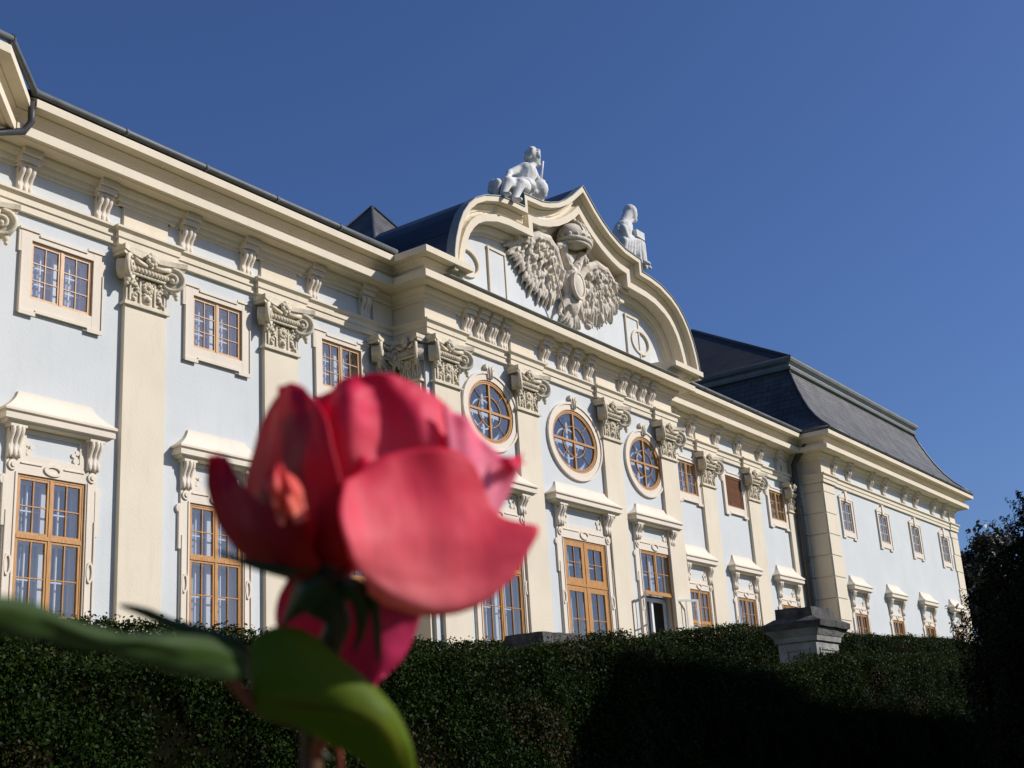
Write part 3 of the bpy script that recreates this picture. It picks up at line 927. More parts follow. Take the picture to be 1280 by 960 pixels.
# ---------------- entablature
def jogged(x0, x1, off, pils, j=.09, m=.18):
    pts = [(x0, off)]
    for p in pils:
        a, b = p-m, p+1.12+m
        if a > x0+.05: pts += [(a, off), (a, off+j)]
        else: pts[0] = (x0, off+j)
        if b < x1-.05: pts += [(b, off+j), (b, off)]
        else: pts.append((x1, off+j)); return pts
    pts.append((x1, off))
    return pts
plan_l = [(-8, 1.3), (XL1-.9, 1.3), (XL1, .4), (XL1, .0)]
def plan(j):
    a = jogged(XL1, XR0, 0, [x for x in PIL if XL1 < x < 25], j)
    b = jogged(XR0, XR1, RO, RP, j)
    c = jogged(XR1, XP0, 0, [43.82, 47.93], j)
    d_ = [(XP0, PO+(.05 if j else 0)), (XP0+1.35, PO+(.05 if j else 0)), (XP0+1.35, PO), (XP1-1.2, PO), (XP1-1.2, PO+(.05 if j else 0)), (XP1, PO+(.05 if j else 0)), (XP1, -22)]
    if not j: d_ = [(XP0, PO), (XP1, PO), (XP1, -22)]
    return plan_l+[(XL1+.001, 0)]+a[1:]+b+c+d_
def clean(p):
    q = [p[0]]
    for a in p[1:]:
        if math.hypot(a[0]-q[-1][0], a[1]-q[-1][1]) > 1e-2: q.append(a)
    return q
ARCH = [(-.02, 11.64), (.09, 11.64), (.09, 11.79), (.125, 11.80), (.125, 11.93), (.15, 11.945), (.20, 11.985), (.20, 12.035), (.05, 12.06), (-.02, 12.06)]
mb = MB(); mb.sweep(clean(plan(.1)), ARCH); mb.build('architrave', 'cream', palace)
BED = [(-.02, 12.60), (.05, 12.60), (.05, 12.68), (.10, 12.70), (.12, 12.76), (.12, 12.79), (.2, 12.83), (.25, 12.89), (.25, 12.945), (.3, 12.96), (-.02, 12.96)]
mb = MB(); mb.sweep(clean(plan(.07)), BED); mb.build('bed_moulding', 'cream', palace)
CORN = [(-.1, 12.95), (.60, 12.95), (.63, 12.975), (.66, 12.975), (.66, 12.945), (.75, 12.945), (.75, 13.15), (.66, 13.17), (.57, 13.19), (.57, 13.27), (-.1, 13.30)]
mb = MB(); mb.sweep(clean(plan(0)), CORN); mb.build('cornice', 'cream', palace)
CYMA = [(-.1, 13.25), (.55, 13.25), (.55, 13.32), (.60, 13.335), (.60, 13.36), (.64, 13.42), (.71, 13.46), (.74, 13.47), (.74, 13.495), (1.0, 13.50), (1.0, 13.54), (1.0, 13.68), (.97, 13.70), (-.1, 13.80)]
pl = clean(plan_l+[(XL1+.001, 0), (XR0, 0), (XR0, RO), (XR0+1.1, RO)])
mb = MB(); mb.sweep(pl, CYMA); mb.build('cornice', 'cream', palace)
pl = clean([(XR1-1.1, RO), (XR1, RO), (XR1, 0), (XP0, 0), (XP0, PO), (XP1, PO), (XP1, -22)])
mb = MB(); mb.sweep(pl, CYMA); mb.build('cornice', 'cream', palace)
# flashing on top of the central cornice
mb = MB(); mb.sweep([(XR0+.3, RO), (XR1-.3, RO)], [(0, 13.29), (.70, 13.272), (.775, 13.262), (.775, 13.275), (0, 13.40)])
mb.build('flashing', 'lead', palace)

# gutters and downpipes
def gutter(path, r_=.078):
    mb = MB()
    pts = []
    for (x, o) in path: pts.append(Vector((x, D-o-.08, 13.80)))
    dense = [pts[0]]
    for a, b in zip(pts[:-1], pts[1:]):
        n = max(1, int((b-a).length/2.2))
        for i in range(1, n+1): dense.append(a.lerp(b, i/n))
    mb.tube(dense, r_, 10)
    for i, p in enumerate(dense[1:-1], 1):
        t = (dense[i+1]-dense[i]).normalized()
        mb.tube([p-t*.035, p+t*.035], r_+.014, 10)
    return mb.build('gutter', 'zinc', palace)
gutter([(-8, 2.23), (XL1-.5, 2.23), (XL1+.93, .93), (XR0-.9, .93)])
gutter([(XR1+.93, .93), (XP0-.9, .93)])
gutter([(XP0-.93, .3), (XP0-.93, PO+.93), (XP1+.93, PO+.93), (XP1+.93, -20)])
mb = MB()
mb.tube([(XL1+.95, D-.9, 13.62), (XL1+.98, D-.86, 13.2), (XL1+.9, D-.75, 13.0), (XL1-.35, D-.62, 12.5), (XL1-.45, D-.85, 12.2), (XL1-.45, D-1.0, ZB-1)], .075, 10)
mb.build('downpipe', 'pipe', palace)
mb = MB()
x = XP0-.55
mb.tube([(x+.1, D-1.0, 13.75), (x+.1, D-.95, 13.3), (x, D-.6, 12.9), (x-.02, D-.32, 12.5), (x-.02, D-.3, 11), (x, D-.3, ZB-1)], .13, 12)
for z in (10.6, 8.2, 5.8, 3.6): mb.tube([(x, D-.3, z-.04), (x, D-.3, z+.04)], .155, 12)
mb.build('downpipe', 'pipe', palace)

# frieze blocks above the pilasters and scroll brackets between them
def frieze_block(x0, x1, off):
    mb = MB(); mb.box(x0, x1, off-.01, off+.07, 12.05, 12.61)
    mb.build('frieze_block', 'cream', palace, ((x0+x1)/2, D-off, 12.05))
for x in PIL[1:]+[25.0, 51.95]: frieze_block(x-.05, min(x+1.17, XR0-.02) if x < 26 else min(x+1.17, XP0-.01), 0)
frieze_block(XR0-.001, RP[0]+1.17, RO); frieze_block(RP[1]-.05, RP[1]+1.17, RO); frieze_block(RP[2]-.05, RP[2]+1.17, RO); frieze_block(RP[3]-.05, XR1+.001, RO)
frieze_block(XP0-.001, XP0+1.1, PO); frieze_block(XP1-.95, XP1+.001, PO)
bsrc = None
def fr_bracket(x, off, kind=0):
    global bsrc
    org = (x, D-off, 12.05)
    if bsrc is None:
        mb = MB()
        console(mb, x, 12.07, 12.62, off, .36, .24, 3)
        mb.box(x-.2, x+.2, off-.01, off+.2, 12.60, 12.67); mb.box(x-.23, x+.23, off-.01, off+.28, 12.675, 12.80); mb.box(x-.22, x+.22, off-.01, off+.36, 12.805, 12.952)
        bsrc = mb.build('bracket', 'trim', palace, org)
    else:
        copy_part(bsrc, palace, org)
for x in (14.18, 16.1, 18.44, 20.32, 22.62, 24.59): fr_bracket(x, 0)
for x in (27.68, 28.28, 28.86, 29.45, 31.6, 32.6, 33.3, 34.15, 36.3, 36.96, 37.62, 38.25): fr_bracket(x, RO)
for x in (41.6, 43.36, 45.5, 47.44, 49.6, 51.5): fr_bracket(x, 0)
for x in (54.7, 56.5, 59.35, 61.2, 64.07, 65.9, 68.7, 70.5): fr_bracket(x, PO)

# quoins
def quoins(x0, x1, o0, o1, side=None):
    mb = MB(); z = ZB-1; k = 0
    while z < 11.6:
        h = min(.93, 11.64-z)
        xx1 = x1+(.14 if (k % 2 and side == 'r') else 0)
        xx0 = x0-(.14 if (k % 2 and side == 'l') else 0)
        mb.box(xx0, xx1, o0, o1, z+.02, z+h-.02)
        z += h; k += 1
    mb.build('quoins', 'cream', palace, ((x0+x1)/2, D-o1, ZB))
quoins(XP0-.002, XP0+1.2, PO-.5, PO+.06, 'r')
quoins(XP1-1.05, XP1+.03, PO-.5, PO+.06, 'l')
mb = MB(); z = ZB-1
while z < 11.6:
    h = min(.93, 11.64-z)
    mb.box(XP0-.05, XP0+.01, PO-.85, PO-.002, z+.02, z+h-.02); mb.box(XP0-.2, XP0+.01, .02, PO-.86, z+.02, z+h-.02)
    z += h
mb.build('quoins', 'cream', palace, (XP0, D-.7, ZB))

# ---------------- gable
XC = 33.42
half = [(0, 18.5), (.72, 17.9), (1.12, 17.62), (1.6, 17.36), (2.1, 17.17), (2.55, 17.05), (3.56, 16.97), (3.56, 16.52), (4.2, 16.5), (4.9, 16.41), (5.63, 16.18), (6.1, 15.93), (6.45, 15.63), (6.75, 15.26), (6.98, 14.82), (7.15, 14.35), (7.24, 13.95), (7.28, 13.4)]
outl = [(XC-u, z) for u, z in half[::-1]]+[(XC+u, z) for u, z in half[1:]]
G1 = RO
RAKE = [(G1-.02, -.96), (G1+.10, -.96), (G1+.10, -.88), (G1+.2, -.84), (G1+.26, -.74), (G1+.26, -.68), (G1+.56, -.66), (G1+.6, -.70), (G1+.68, -.70), (G1+.68, -.48), (G1+.56, -.46), (G1+.50, -.42), (G1+.50, -.36),
        (G1+.56, -.34), (G1+.56, -.30), (G1+.62, -.23), (G1+.68, -.20), (G1+.68, -.165), (G1+.90, -.155), (G1+.90, 0.0), (G1-.02, 0.0)]
mb = MB(); mb.rake(outl, RAKE)
gable = mb.build('gable', 'cream', palace, (XC, D-G1, 13.2))
mb = MB(); mb.rake(outl, [(G1+.62, .004), (G1+.93, .004), (G1+.93, .03), (G1+.62, .03)]); mb.build('flashing', 'lead', gable)
def offset(path, q):
    out = []
    n = len(path)
    for i in range(n):
        a = path[max(i-1, 0)]; b = path[i]; c = path[min(i+1, n-1)]
        n1 = (-(b[1]-a[1]), b[0]-a[0]) if i else (-(c[1]-b[1]), c[0]-b[0])
        n2 = (-(c[1]-b[1]), c[0]-b[0]) if i < n-1 else n1
        l1, l2 = math.hypot(*n1), math.hypot(*n2)
        n1 = (n1[0]/l1, n1[1]/l1); n2 = (n2[0]/l2, n2[1]/l2)
        k = max(.35, 1+n1[0]*n2[0]+n1[1]*n2[1])
        out.append((b[0]+(n1[0]+n2[0])/k*q, b[1]+(n1[1]+n2[1])/k*q))
    return out
tym = offset(outl, -.5)
tym = [(tym[0][0], 13.0)]+tym+[(tym[-1][0], 13.0)]
mb = MB()
mb.add([(x, D-G1-.015, z) for x, z in tym], [tuple(range(len(tym)))])
mb.build('tympanum', 'tymp', gable, recalc=False)
# tympanum ornament: oval rings and panel frames
for s_ in (-1, 1):
    mb = MB()
    cxo = 27.85 if s_ < 0 else 37.95
    mb.ring(loop_ell(cxo, 14.38, .64, .47, 32), loop_ell(cxo, 14.38, .54, .37, 32), G1, G1+.1)
    mb.build('oval_ring', 'cream', gable, (cxo, D-G1, 14.25))
    mb = MB()
    xa = XC+s_*3.6; xb = XC+s_*4.45
    mb.box(min(xa, xb), max(xa, xb), G1, G1+.05, 13.35, 15.15)
    mb.build('panel', 'tymp', gable, (xa, D-G1, 13.3))
    mb = MB()
    mb.box(min(xa, xb)-.05, max(xa, xb)+.03, G1, G1+.09, 15.15, 15.23)
    for xq in (xa, xb): mb.box(xq-.03, xq+.03, G1, G1+.085, 13.35, 15.15)
    mb.build('panel_edge', 'cream', gable, (xa, D-G1, 13.3))
    mb = MB()                   # small corbel under the step of the gable
    xk = XC+s_*3.05
    mb.prism([(xk-.13, 15.42), (xk+.13, 15.42), (xk+.17, 15.75), (xk-.17, 15.75)], G1, G1+.3)
    mb.prism([(xk-.2, 15.75), (xk+.2, 15.75), (xk+.24, 16.05), (xk-.24, 16.05)], G1, G1+.45)
    mb.build('corbel', 'cream', gable, (xk, D-G1, 15.4))
# roof behind the gable
mb = MB()
back = -1.6
ro = [p for p in offset(outl, .006)]
n = len(ro); v = [(x, D-G1-.66, z) for x, z in ro]+[(x, D-back, z) for x, z in ro]
mb.add(v, [(i, i+1, n+i+1, n+i) for i in range(n-1)])
mb.add([(x, D-back, z) for x, z in ro], [tuple(range(n))])
mb.build('gable_roof', 'sheetroof', palace, (XC, D, 16), uv=True)

# ---------------- eagle coat of arms
def feather(mb, a, b, r_, off=0.0, flat=.45):
    a = Vector(a); b = Vector(b); d_ = b-a; L = d_.length
    q = d_.to_track_quat('Z', 'Y').to_matrix()
    mb.ell((a+b)/2, (r_, r_*flat if abs(d_.y) < L*.9 else r_, L/2), q, seg=8, rings=8)
EO = D-G1
eb = MB()
for c, r_ in (((33.2, EO-.25, 15.05), (.46, .32, .62)), ((33.2, EO-.22, 14.55), (.40, .26, .5)), ((33.2, EO-.28, 15.45), (.36, .28, .35))):
    eb.ell(c, r_, seg=14, rings=10)
for k in range(26):                     # breast feathers
    a = random.uniform(-.38, .38); z = random.uniform(14.3, 15.45)
    feather(eb, (33.2+a, EO-.42+abs(a)*.3, z+.1), (33.2+a*1.15, EO-.46+abs(a)*.3, z-.1), .065)
for k in range(7):                      # tail
    a = (k-3)/3
    feather(eb, (33.2+a*.15, EO-.2, 14.3), (33.2+a*.55, EO-.14, 13.62+.12*abs(a)), .12)
for s_ in (-1, 1):                      # thighs and claws
    eb.cap((33.2+s_*.3, EO-.28, 14.55), (33.2+s_*.62, EO-.22, 14.2), .17, .09)
    eb.cap((33.2+s_*.62, EO-.22, 14.2), (33.2+s_*.75, EO-.25, 13.98), .06, .06)
    for q in (-1, 0, 1):
        eb.cap((33.2+s_*.75, EO-.25, 13.98), (33.2+s_*.75+q*.14, EO-.3, 13.86), .05, .03)
eag = eb.build('eagle_relief', 'eagle', palace, (33.2, EO, 14.8), remesh=.028)
for s_ in (-1, 1):
    wb = MB()
    sh_ = Vector((33.2+s_*.55, EO-.22, 15.5))
    # leading edge
    edge = [sh_, Vector((33.2+s_*.95, EO-.34, 15.98)), Vector((33.2+s_*1.45, EO-.42, 16.2)), Vector((33.2+s_*2.0, EO-.42, 16.15)), Vector((33.2+s_*2.5, EO-.36, 15.92))]
    for a, b in zip(edge[:-1], edge[1:]): wb.cap(a, b, .17, .15)
    tips = [(.72, 14.35), (.98, 14.05), (1.3, 13.95), (1.66, 14.0), (2.02, 14.1), (2.38, 14.26), (2.72, 14.5), (3.02, 14.8), (3.28, 15.12), (3.42, 15.5)]
    def wline(t):
        # root on the leading edge and tip of the feather line at t = 0 (body) .. 1 (outer end)
        k = t*(len(edge)-1); j = min(int(k), len(edge)-2)
        k2 = t*(len(tips)-1); j2 = min(int(k2), len(tips)-2); f2 = k2-j2
        return edge[j].lerp(edge[j+1], k-j), Vector((33.2+s_*(tips[j2][0]*(1-f2)+tips[j2+1][0]*f2), EO-.05, tips[j2][1]*(1-f2)+tips[j2+1][1]*f2))
    for i in range(13):                 # body of the wing
        r0_, t0_ = wline(i/12)
        for q in (.12, .3, .48, .66):
            p = r0_.lerp(t0_, q); wb.ell(p+Vector((0, .02, 0)), (.19, .13-.06*q, .24), seg=8, rings=6)
    for i in range(15):                 # long flight feathers, uneven in length
        r0_, t0_ = wline((i+.2*random.uniform(-1, 1))/14 if 0 < i < 14 else i/14)
        feather(wb, r0_.lerp(t0_, .45)+Vector((0, -.03, 0)), r0_.lerp(t0_, random.uniform(.9, 1.04)), random.uniform(.10, .135), flat=.5)
    for k in range(150):                # overlapping coverts
        q = random.uniform(.05, .78); r0_, t0_ = wline(min(1, max(0, random.gauss(.5, .32))))
        L = .16+.2*q
        p = r0_.lerp(t0_, q)+Vector((random.uniform(-.05, .05), -.17+.15*q, random.uniform(-.04, .04)))
        dr = (t0_-r0_).normalized()
        feather(wb, p, p+dr*L+Vector((0, -.03, 0)), random.uniform(.055, .085), flat=.8)
    wb.build('wing', 'eagle', eag, (33.2, EO, 14.8), remesh=.024)
    hb = MB()                           # neck and head, beak outward
    hb.cap((33.2+s_*.12, EO-.3, 15.55), (33.2+s_*.42, EO-.36, 15.98), .21, .15)
    hb.cap((33.2+s_*.42, EO-.36, 15.98), (33.2+s_*.48, EO-.42, 16.2), .15, .14)
    hb.ell((33.2+s_*.56, EO-.44, 16.26), (.2, .16, .16))
    hb.cap((33.2+s_*.66, EO-.45, 16.27), (33.2+s_*.9, EO-.45, 16.2), .09, .06); hb.cap((33.2+s_*.9, EO-.45, 16.2), (33.2+s_*.93, EO-.45, 16.05), .055, .02)
    hb.cap((33.2+s_*.66, EO-.45, 16.17), (33.2+s_*.83, EO-.45, 16.1), .05, .02)
    for k in range(12):
        t = k/11
        feather(hb, (33.2+s_*(.12+.3*t)+random.uniform(-.1, .1), EO-.5, 15.6+.45*t), (33.2+s_*(.1+.28*t)+random.uniform(-.1, .1), EO-.48, 15.42+.45*t), .06)
    hb.build('head', 'eagle', eag, (33.2, EO, 14.8), remesh=.026)
sb = MB()                               # oval shield on the breast
sb.ell((33.2, EO-.55, 15.02), (.30, .1, .42), seg=20, rings=10)
sb.ring(loop_ell(33.2, 15.02, .36, .48, 28), loop_ell(33.2, 15.02, .28, .40, 28), RO+.5, RO+.62)
sb.build('shield', 'eagle', eag, (33.2, EO, 14.8))
cb = MB()                               # imperial crown above the heads
cc = Vector((33.28, EO-.5, 16.72))
cb.ell(cc+Vector((0, 0, .05)), (.70, .48, .40), seg=22, rings=12)
cb.tube([cc+Vector((.66*math.cos(a), .46*math.sin(a), -.2)) for a in np.linspace(0, 2*PI, 29)], .08, 8)
cb.tube([cc+Vector((.60*math.cos(a), .42*math.sin(a), -.32)) for a in np.linspace(0, 2*PI, 29)], .06, 8)
for k in range(14):
    a = 2*PI*k/14
    cb.ell(cc+Vector((.68*math.cos(a), .48*math.sin(a), -.08)), .075, seg=8, rings=6)
for xx in (-.16, .0, .16):
    cb.tube([cc+Vector((xx*1.2, -.48*math.cos(a)*.9, .1+.42*math.sin(a))) for a in np.linspace(0, PI, 12)], .05, 8)
cb.ell(cc+Vector((0, -.05, .52)), .1); cb.box(33.24, 33.32, RO+.5, RO+.58, 17.25, 17.5); cb.box(33.18, 33.38, RO+.51, RO+.57, 17.36, 17.42)
cb.build('crown', 'eagle', eag, (33.2, EO, 14.8))
sb = MB()
sb.cap((31.75, EO-.55, 15.35), (32.5, EO-.4, 13.95), .035, .03); sb.ell((31.72, EO-.55, 15.42), (.08, .08, .12))
sb.build('sceptre', 'eagle', eag, (33.2, EO, 14.8))
sb = MB()
sb.cap((33.95, EO-.4, 13.95), (34.2, EO-.5, 14.75), .03, .025); sb.cap((33.85, EO-.4, 14.05), (34.08, EO-.42, 13.98), .03, .03)
sb.ell((33.95, EO-.35, 13.86), (.14, .12, .1))
sb.build('sword', 'eagle', eag, (33.2, EO, 14.8))

# ---------------- roofs
mb = MB()
def roofstrip(x0, x1, o0, z0, o1, z1):
    mb.add([(x0, D-o0, z0), (x1, D-o0, z0), (x1, D-o1, z1), (x0, D-o1, z1)], [(0, 1, 2, 3)])
roofstrip(-8, XL1-1.2, 1.2, 13.86, -7, 16.5); roofstrip(XL1-1.2, XR0+2.5, .92, 13.86, -7, 16.8); roofstrip(XR1-2.5, XP0, .92, 13.86, -7, 16.8)
roofstrip(-8, XP0, -14, 13.86, -7, 16.8); roofstrip(XR0+2.4, XR1-2.4, -1.5, 14.7, -7, 16.8)
mb.build('roof', 'darkslate', palace, (33, D, 14), recalc=False, uv=False)
# right pavilion mansard: bell-cast lower slope, metal band, hipped upper slope
def inset(k):                           # rectangle inset by k from the eave
    return (XP0-.95+k, XP1+1.0-k*.62, PO+.95-k, -21+k)
steps = [(0, 13.88), (.35, 14.16), (.75, 14.55), (1.15, 15.05), (1.5, 15.62), (1.82, 16.25), (2.1, 16.9), (2.32, 17.45)]
def rectloop(k, z): a, b, o0, o1 = inset(k); return [(a, D-o0, z), (b, D-o0, z), (b, D-o1, z), (a, D-o1, z)]
mb = MB()
for (k0, z0), (k1, z1) in zip(steps[:-1], steps[1:]):
    A, B = rectloop(k0, z0), rectloop(k1, z1)
    for i in range(4):
        j = (i+1) % 4
        mb.add([A[i], A[j], B[j], B[i]], [(0, 1, 2, 3)])
mans = mb.build('mansard_roof', 'slate', palace, (60, D, 14), uv=True)
mb = MB()
lv = [(2.34, 17.43), (2.16, 17.46), (2.12, 17.56), (2.22, 17.60), (2.22, 17.74), (2.06, 17.82), (2.0, 17.92), (2.0, 17.98), (2.3, 18.0)]
for (k0, z0), (k1, z1) in zip(lv[:-1], lv[1:]):
    A, B = rectloop(k0, z0), rectloop(k1, z1)
    for i in range(4):
        j = (i+1) % 4
        mb.add([A[i], A[j], B[j], B[i]], [(0, 1, 2, 3)])
mb.build('roof_band', 'lead', mans, recalc=True)
mb = MB()
A = rectloop(2.1, 17.99); B = rectloop(11.3, 23.97)
for i in range(4):
    j = (i+1) % 4
    mb.add([A[i], A[j], B[j], B[i]], [(0, 1, 2, 3)])
mb.add(B, [(0, 1, 2, 3)])
mb.build('upper_roof', 'darkslate', mans, uv=True)
mb = MB()
for i in (0, 1):
    mb.tube([A[i], B[i]], .1, 8)
mb.tube([A[0], A[1]], .07, 8); mb.tube([A[3], A[0]], .07, 8)
for i in range(2):
    mb.tube([rectloop(k, z+.02)[i] for k, z in steps], .07, 8)
mb.build('ridge_cap', 'pipe', mans)

# ---------------- pyramid roof of the block behind
rear = empty('rear_tower', (35.5, D+10.5, ZB))
tag(rear, 'dark pyramid roofed block peeping over the gutter left of the gable', 'tower')
mb = MB(); ap = at_y(465, 258.4, D+9.5)
hx, hy, hh = 5.2, 4.6, 6.4
bz = ap.z-hh
q = [(ap.x-hx, ap.y-hy, bz), (ap.x+hx, ap.y-hy, bz), (ap.x+hx, ap.y+hy, bz), (ap.x-hx, ap.y+hy, bz)]
mb.add(q+[tuple(ap)], [(0, 1, 4), (1, 2, 4), (2, 3, 4), (3, 0, 4)])
mb.build('roof', 'slate', rear, uv=True)
mb = MB()
for i in range(4): mb.tube([q[i], ap], .07, 6)
mb.build('ridge_cap', 'pipe', rear)
mb = MB(); mb.wbox(ap.x-hx+.4, ap.x+hx-.4, ap.y-hy+.4, ap.y+hy-.4, ZB-1, bz+.02)
mb.build('wall', 'cream', rear)

# ================================================================== STATUES ON THE GABLE
def S(px, py, o): return at_y(px, py, D-o)
st = empty('statue', S(648, 250, 1.5))
tag(st, 'seated stone youth holding an upright sword on the left shoulder of the gable', 'statue', 'statues seated on the gable')
mb = MB()
hd = S(667, 198, 1.62)
mb.ell(hd, (.25, .23, .30)); mb.ell(hd+Vector((.17, -.06, -.05)), (.07, .06, .07)); mb.ell(hd+Vector((.12, -.05, -.2)), (.12, .12, .1))
mb.cap(hd+Vector((-.02, 0, -.2)), S(660, 212, 1.6), .12, .14)
ch, pv = S(657, 217, 1.6), S(653, 233, 1.55)
mb.cap(ch, pv, .36, .30); mb.ell(S(658, 214, 1.6), (.42, .30, .24))
kl, kr = S(634, 228, 2.0), S(650, 230, 2.1)
mb.cap(pv+Vector((-.15, 0, -.05)), kl, .26, .19); mb.cap(pv+Vector((.1, -.1, -.05)), kr, .26, .19)
fl, fr = S(629, 243, 2.0), S(643, 250, 2.1)
mb.cap(kl, fl, .18, .1); mb.cap(kr, fr, .18, .1)
mb.cap(fl, fl+Vector((-.05, -.25, -.08)), .1, .07); mb.cap(fr, fr+Vector((-.05, -.25, -.08)), .1, .07)
e1, h1 = S(637, 216, 1.5), S(634, 224, 1.65)
mb.cap(S(649, 212, 1.55), e1, .15, .11); mb.cap(e1, h1, .11, .08); mb.ell(h1, (.1, .1, .08))
e2, h2 = S(671, 223, 1.75), S(677, 227, 1.8)
mb.cap(S(665, 213, 1.65), e2, .15, .11); mb.cap(e2, h2, .11, .08); mb.ell(h2, .1)
mb.build('body', 'statue', st, remesh=.03, smooth_iter=2)
mb = MB()
for k in range(40):
    a = random.uniform(0, 2*PI); t = random.uniform(-.3, 1)
    mb.ell(hd+Vector((-.06+.22*math.cos(a)*math.sqrt(1-max(0, t)**2), .2*math.sin(a)*math.sqrt(1-max(0, t)**2), .28*t+.02 if math.cos(a) < .4 else .2+.1*abs(t))), .085, seg=7, rings=5)
mb.build('hair', 'statue', st, remesh=.028, smooth_iter=4)
mb = MB()                       # cloth over the lap and block he sits on
mb.ell(pv+Vector((-.2, -.15, -.12)), (.5, .42, .25))
for k in range(9):
    x = 622+k*5
    mb.cap(S(x, 228+2*math.sin(k*2), 1.85), S(x-3+2*math.sin(k), 243+3*math.sin(k*1.7), 1.75), .13, .08)
mb.cap(S(618, 232, 1.7), S(614, 238, 1.6), .2, .12); mb.ell(S(617, 233, 1.55), (.2, .16, .2))
mb.build('drapery', 'statue', st, remesh=.034)
mb = MB()
b0 = S(651, 245, 1.35)
mb.wbox(b0.x-1.1, b0.x+.9, b0.y-.3, b0.y+.4, 16.4, b0.z+.2)
mb.cap(S(674, 236, 1.75), S(674, 237, 1.75), .3, .3); mb.cap(S(668, 240, 1.75), S(680, 243, 1.75), .12, .12)
mb.build('seat', 'statue', st, remesh=.045, smooth_iter=3)
mb = MB()
mb.cap(S(676, 229, 1.82), S(679, 202, 1.82), .04, .025); mb.cap(S(673, 225, 1.82), S(680, 227, 1.82), .05, .05)
mb.build('sword', 'statue', st)

st = empty('statue', S(785, 312, 1.5))
tag(st, 'seated stone woman bending over a book on the right shoulder of the gable', 'statue', 'statues seated on the gable')
mb = MB()
hd = S(789, 268, 1.55)
mb.ell(hd, (.25, .23, .29)); mb.ell(hd+Vector((.2, -.05, -.06)), (.07, .06, .07)); mb.ell(hd+Vector((.13, -.04, -.2)), (.12, .11, .09))
mb.cap(hd+Vector((-.05, 0, -.2)), S(783, 281, 1.5), .12, .15)
ch, pv = S(779, 287, 1.5), S(778, 302, 1.5)
mb.cap(ch, pv, .34, .36); mb.ell(S(780, 284, 1.5), (.38, .32, .24))
kl, kr = S(797, 302, 1.75), S(799, 305, 1.5)
mb.cap(pv+Vector((0, -.15, -.05)), kl, .27, .2); mb.cap(pv+Vector((0, .1, -.05)), kr, .27, .2)
fl, fr = S(803, 326, 1.8), S(805, 330, 1.6)
mb.cap(kl, fl, .2, .11); mb.cap(kr, fr, .2, .11)
mb.cap(fl, fl+Vector((.2, -.15, -.1)), .1, .07); mb.cap(fr, fr+Vector((.25, -.1, -.1)), .1, .07)
e2, h2 = S(784, 298, 1.8), S(793, 297, 1.8)
mb.cap(S(779, 285, 1.75), e2, .15, .11); mb.cap(e2, h2, .11, .08); mb.ell(h2, .1)
e1, h1 = S(790, 295, 1.3), S(796, 297, 1.5)
mb.cap(S(783, 284, 1.3), e1, .14, .11); mb.cap(e1, h1, .1, .08)
mb.build('body', 'statue', st, remesh=.03, smooth_iter=2)
mb = MB()
mb.ell(hd+Vector((-.09, 0, .05)), (.27, .27, .3)); mb.cap(hd+Vector((-.2, 0, -.05)), S(776, 283, 1.45), .2, .14)
mb.build('hair', 'statue', st, remesh=.03)
mb = MB()
mb.cap(S(774, 288, 1.45), S(772, 306, 1.4), .22, .34)
for k in range(7):
    mb.cap(S(780+k*3.2, 301+k*.4, 1.78), S(779+k*4, 316+k*1.6, 1.7), .15, .1)
mb.cap(S(801, 306, 1.7), S(806, 334, 1.72), .17, .12); mb.cap(S(797, 306, 1.8), S(800, 328, 1.8), .12, .09)
mb.build('drapery', 'statue', st, remesh=.034)
mb = MB()
bb = S(794, 299, 1.72)
mb.wbox(bb.x-.3, bb.x+.25, bb.y-.25, bb.y+.3, bb.z-.05, bb.z+.22)
mb.build('book', 'statue', st)
mb = MB()
b0 = S(781, 312, 1.3)
mb.wbox(b0.x-.7, b0.x+.75, b0.y-.25, b0.y+.5, 16.75, b0.z+.25)
mb.build('seat', 'statue', st, remesh=.045, smooth_iter=3)

# ================================================================== GROUND
def gz(x, y):
    t = min(1, max(0, (y-10)/5.0))
    return GROUND+(TERR-GROUND)*t*t*(3-2*t)
xs = [-600, -200, -80, -30, -10]+list(range(-6, 90, 4))+[110, 160, 300, 700, 1500]
ys = [-800, -300, -100, -40, -15, -6, 0, 3, 6, 8, 9, 10, 11, 12, 13, 14, 15, 18, 22, 30, 60, 120, 300, 700, 1500]
v = [(x, y, gz(x, y)) for y in ys for x in xs]
mb = MB(); nx = len(xs)
mb.add(v, [(j*nx+i, j*nx+i+1, (j+1)*nx+i+1, (j+1)*nx+i) for j in range(len(ys)-1) for i in range(nx-1)], 0, True)
g = mb.build('ground', 'ground', None, (0, 0, 0)); tag(g, kind='structure')

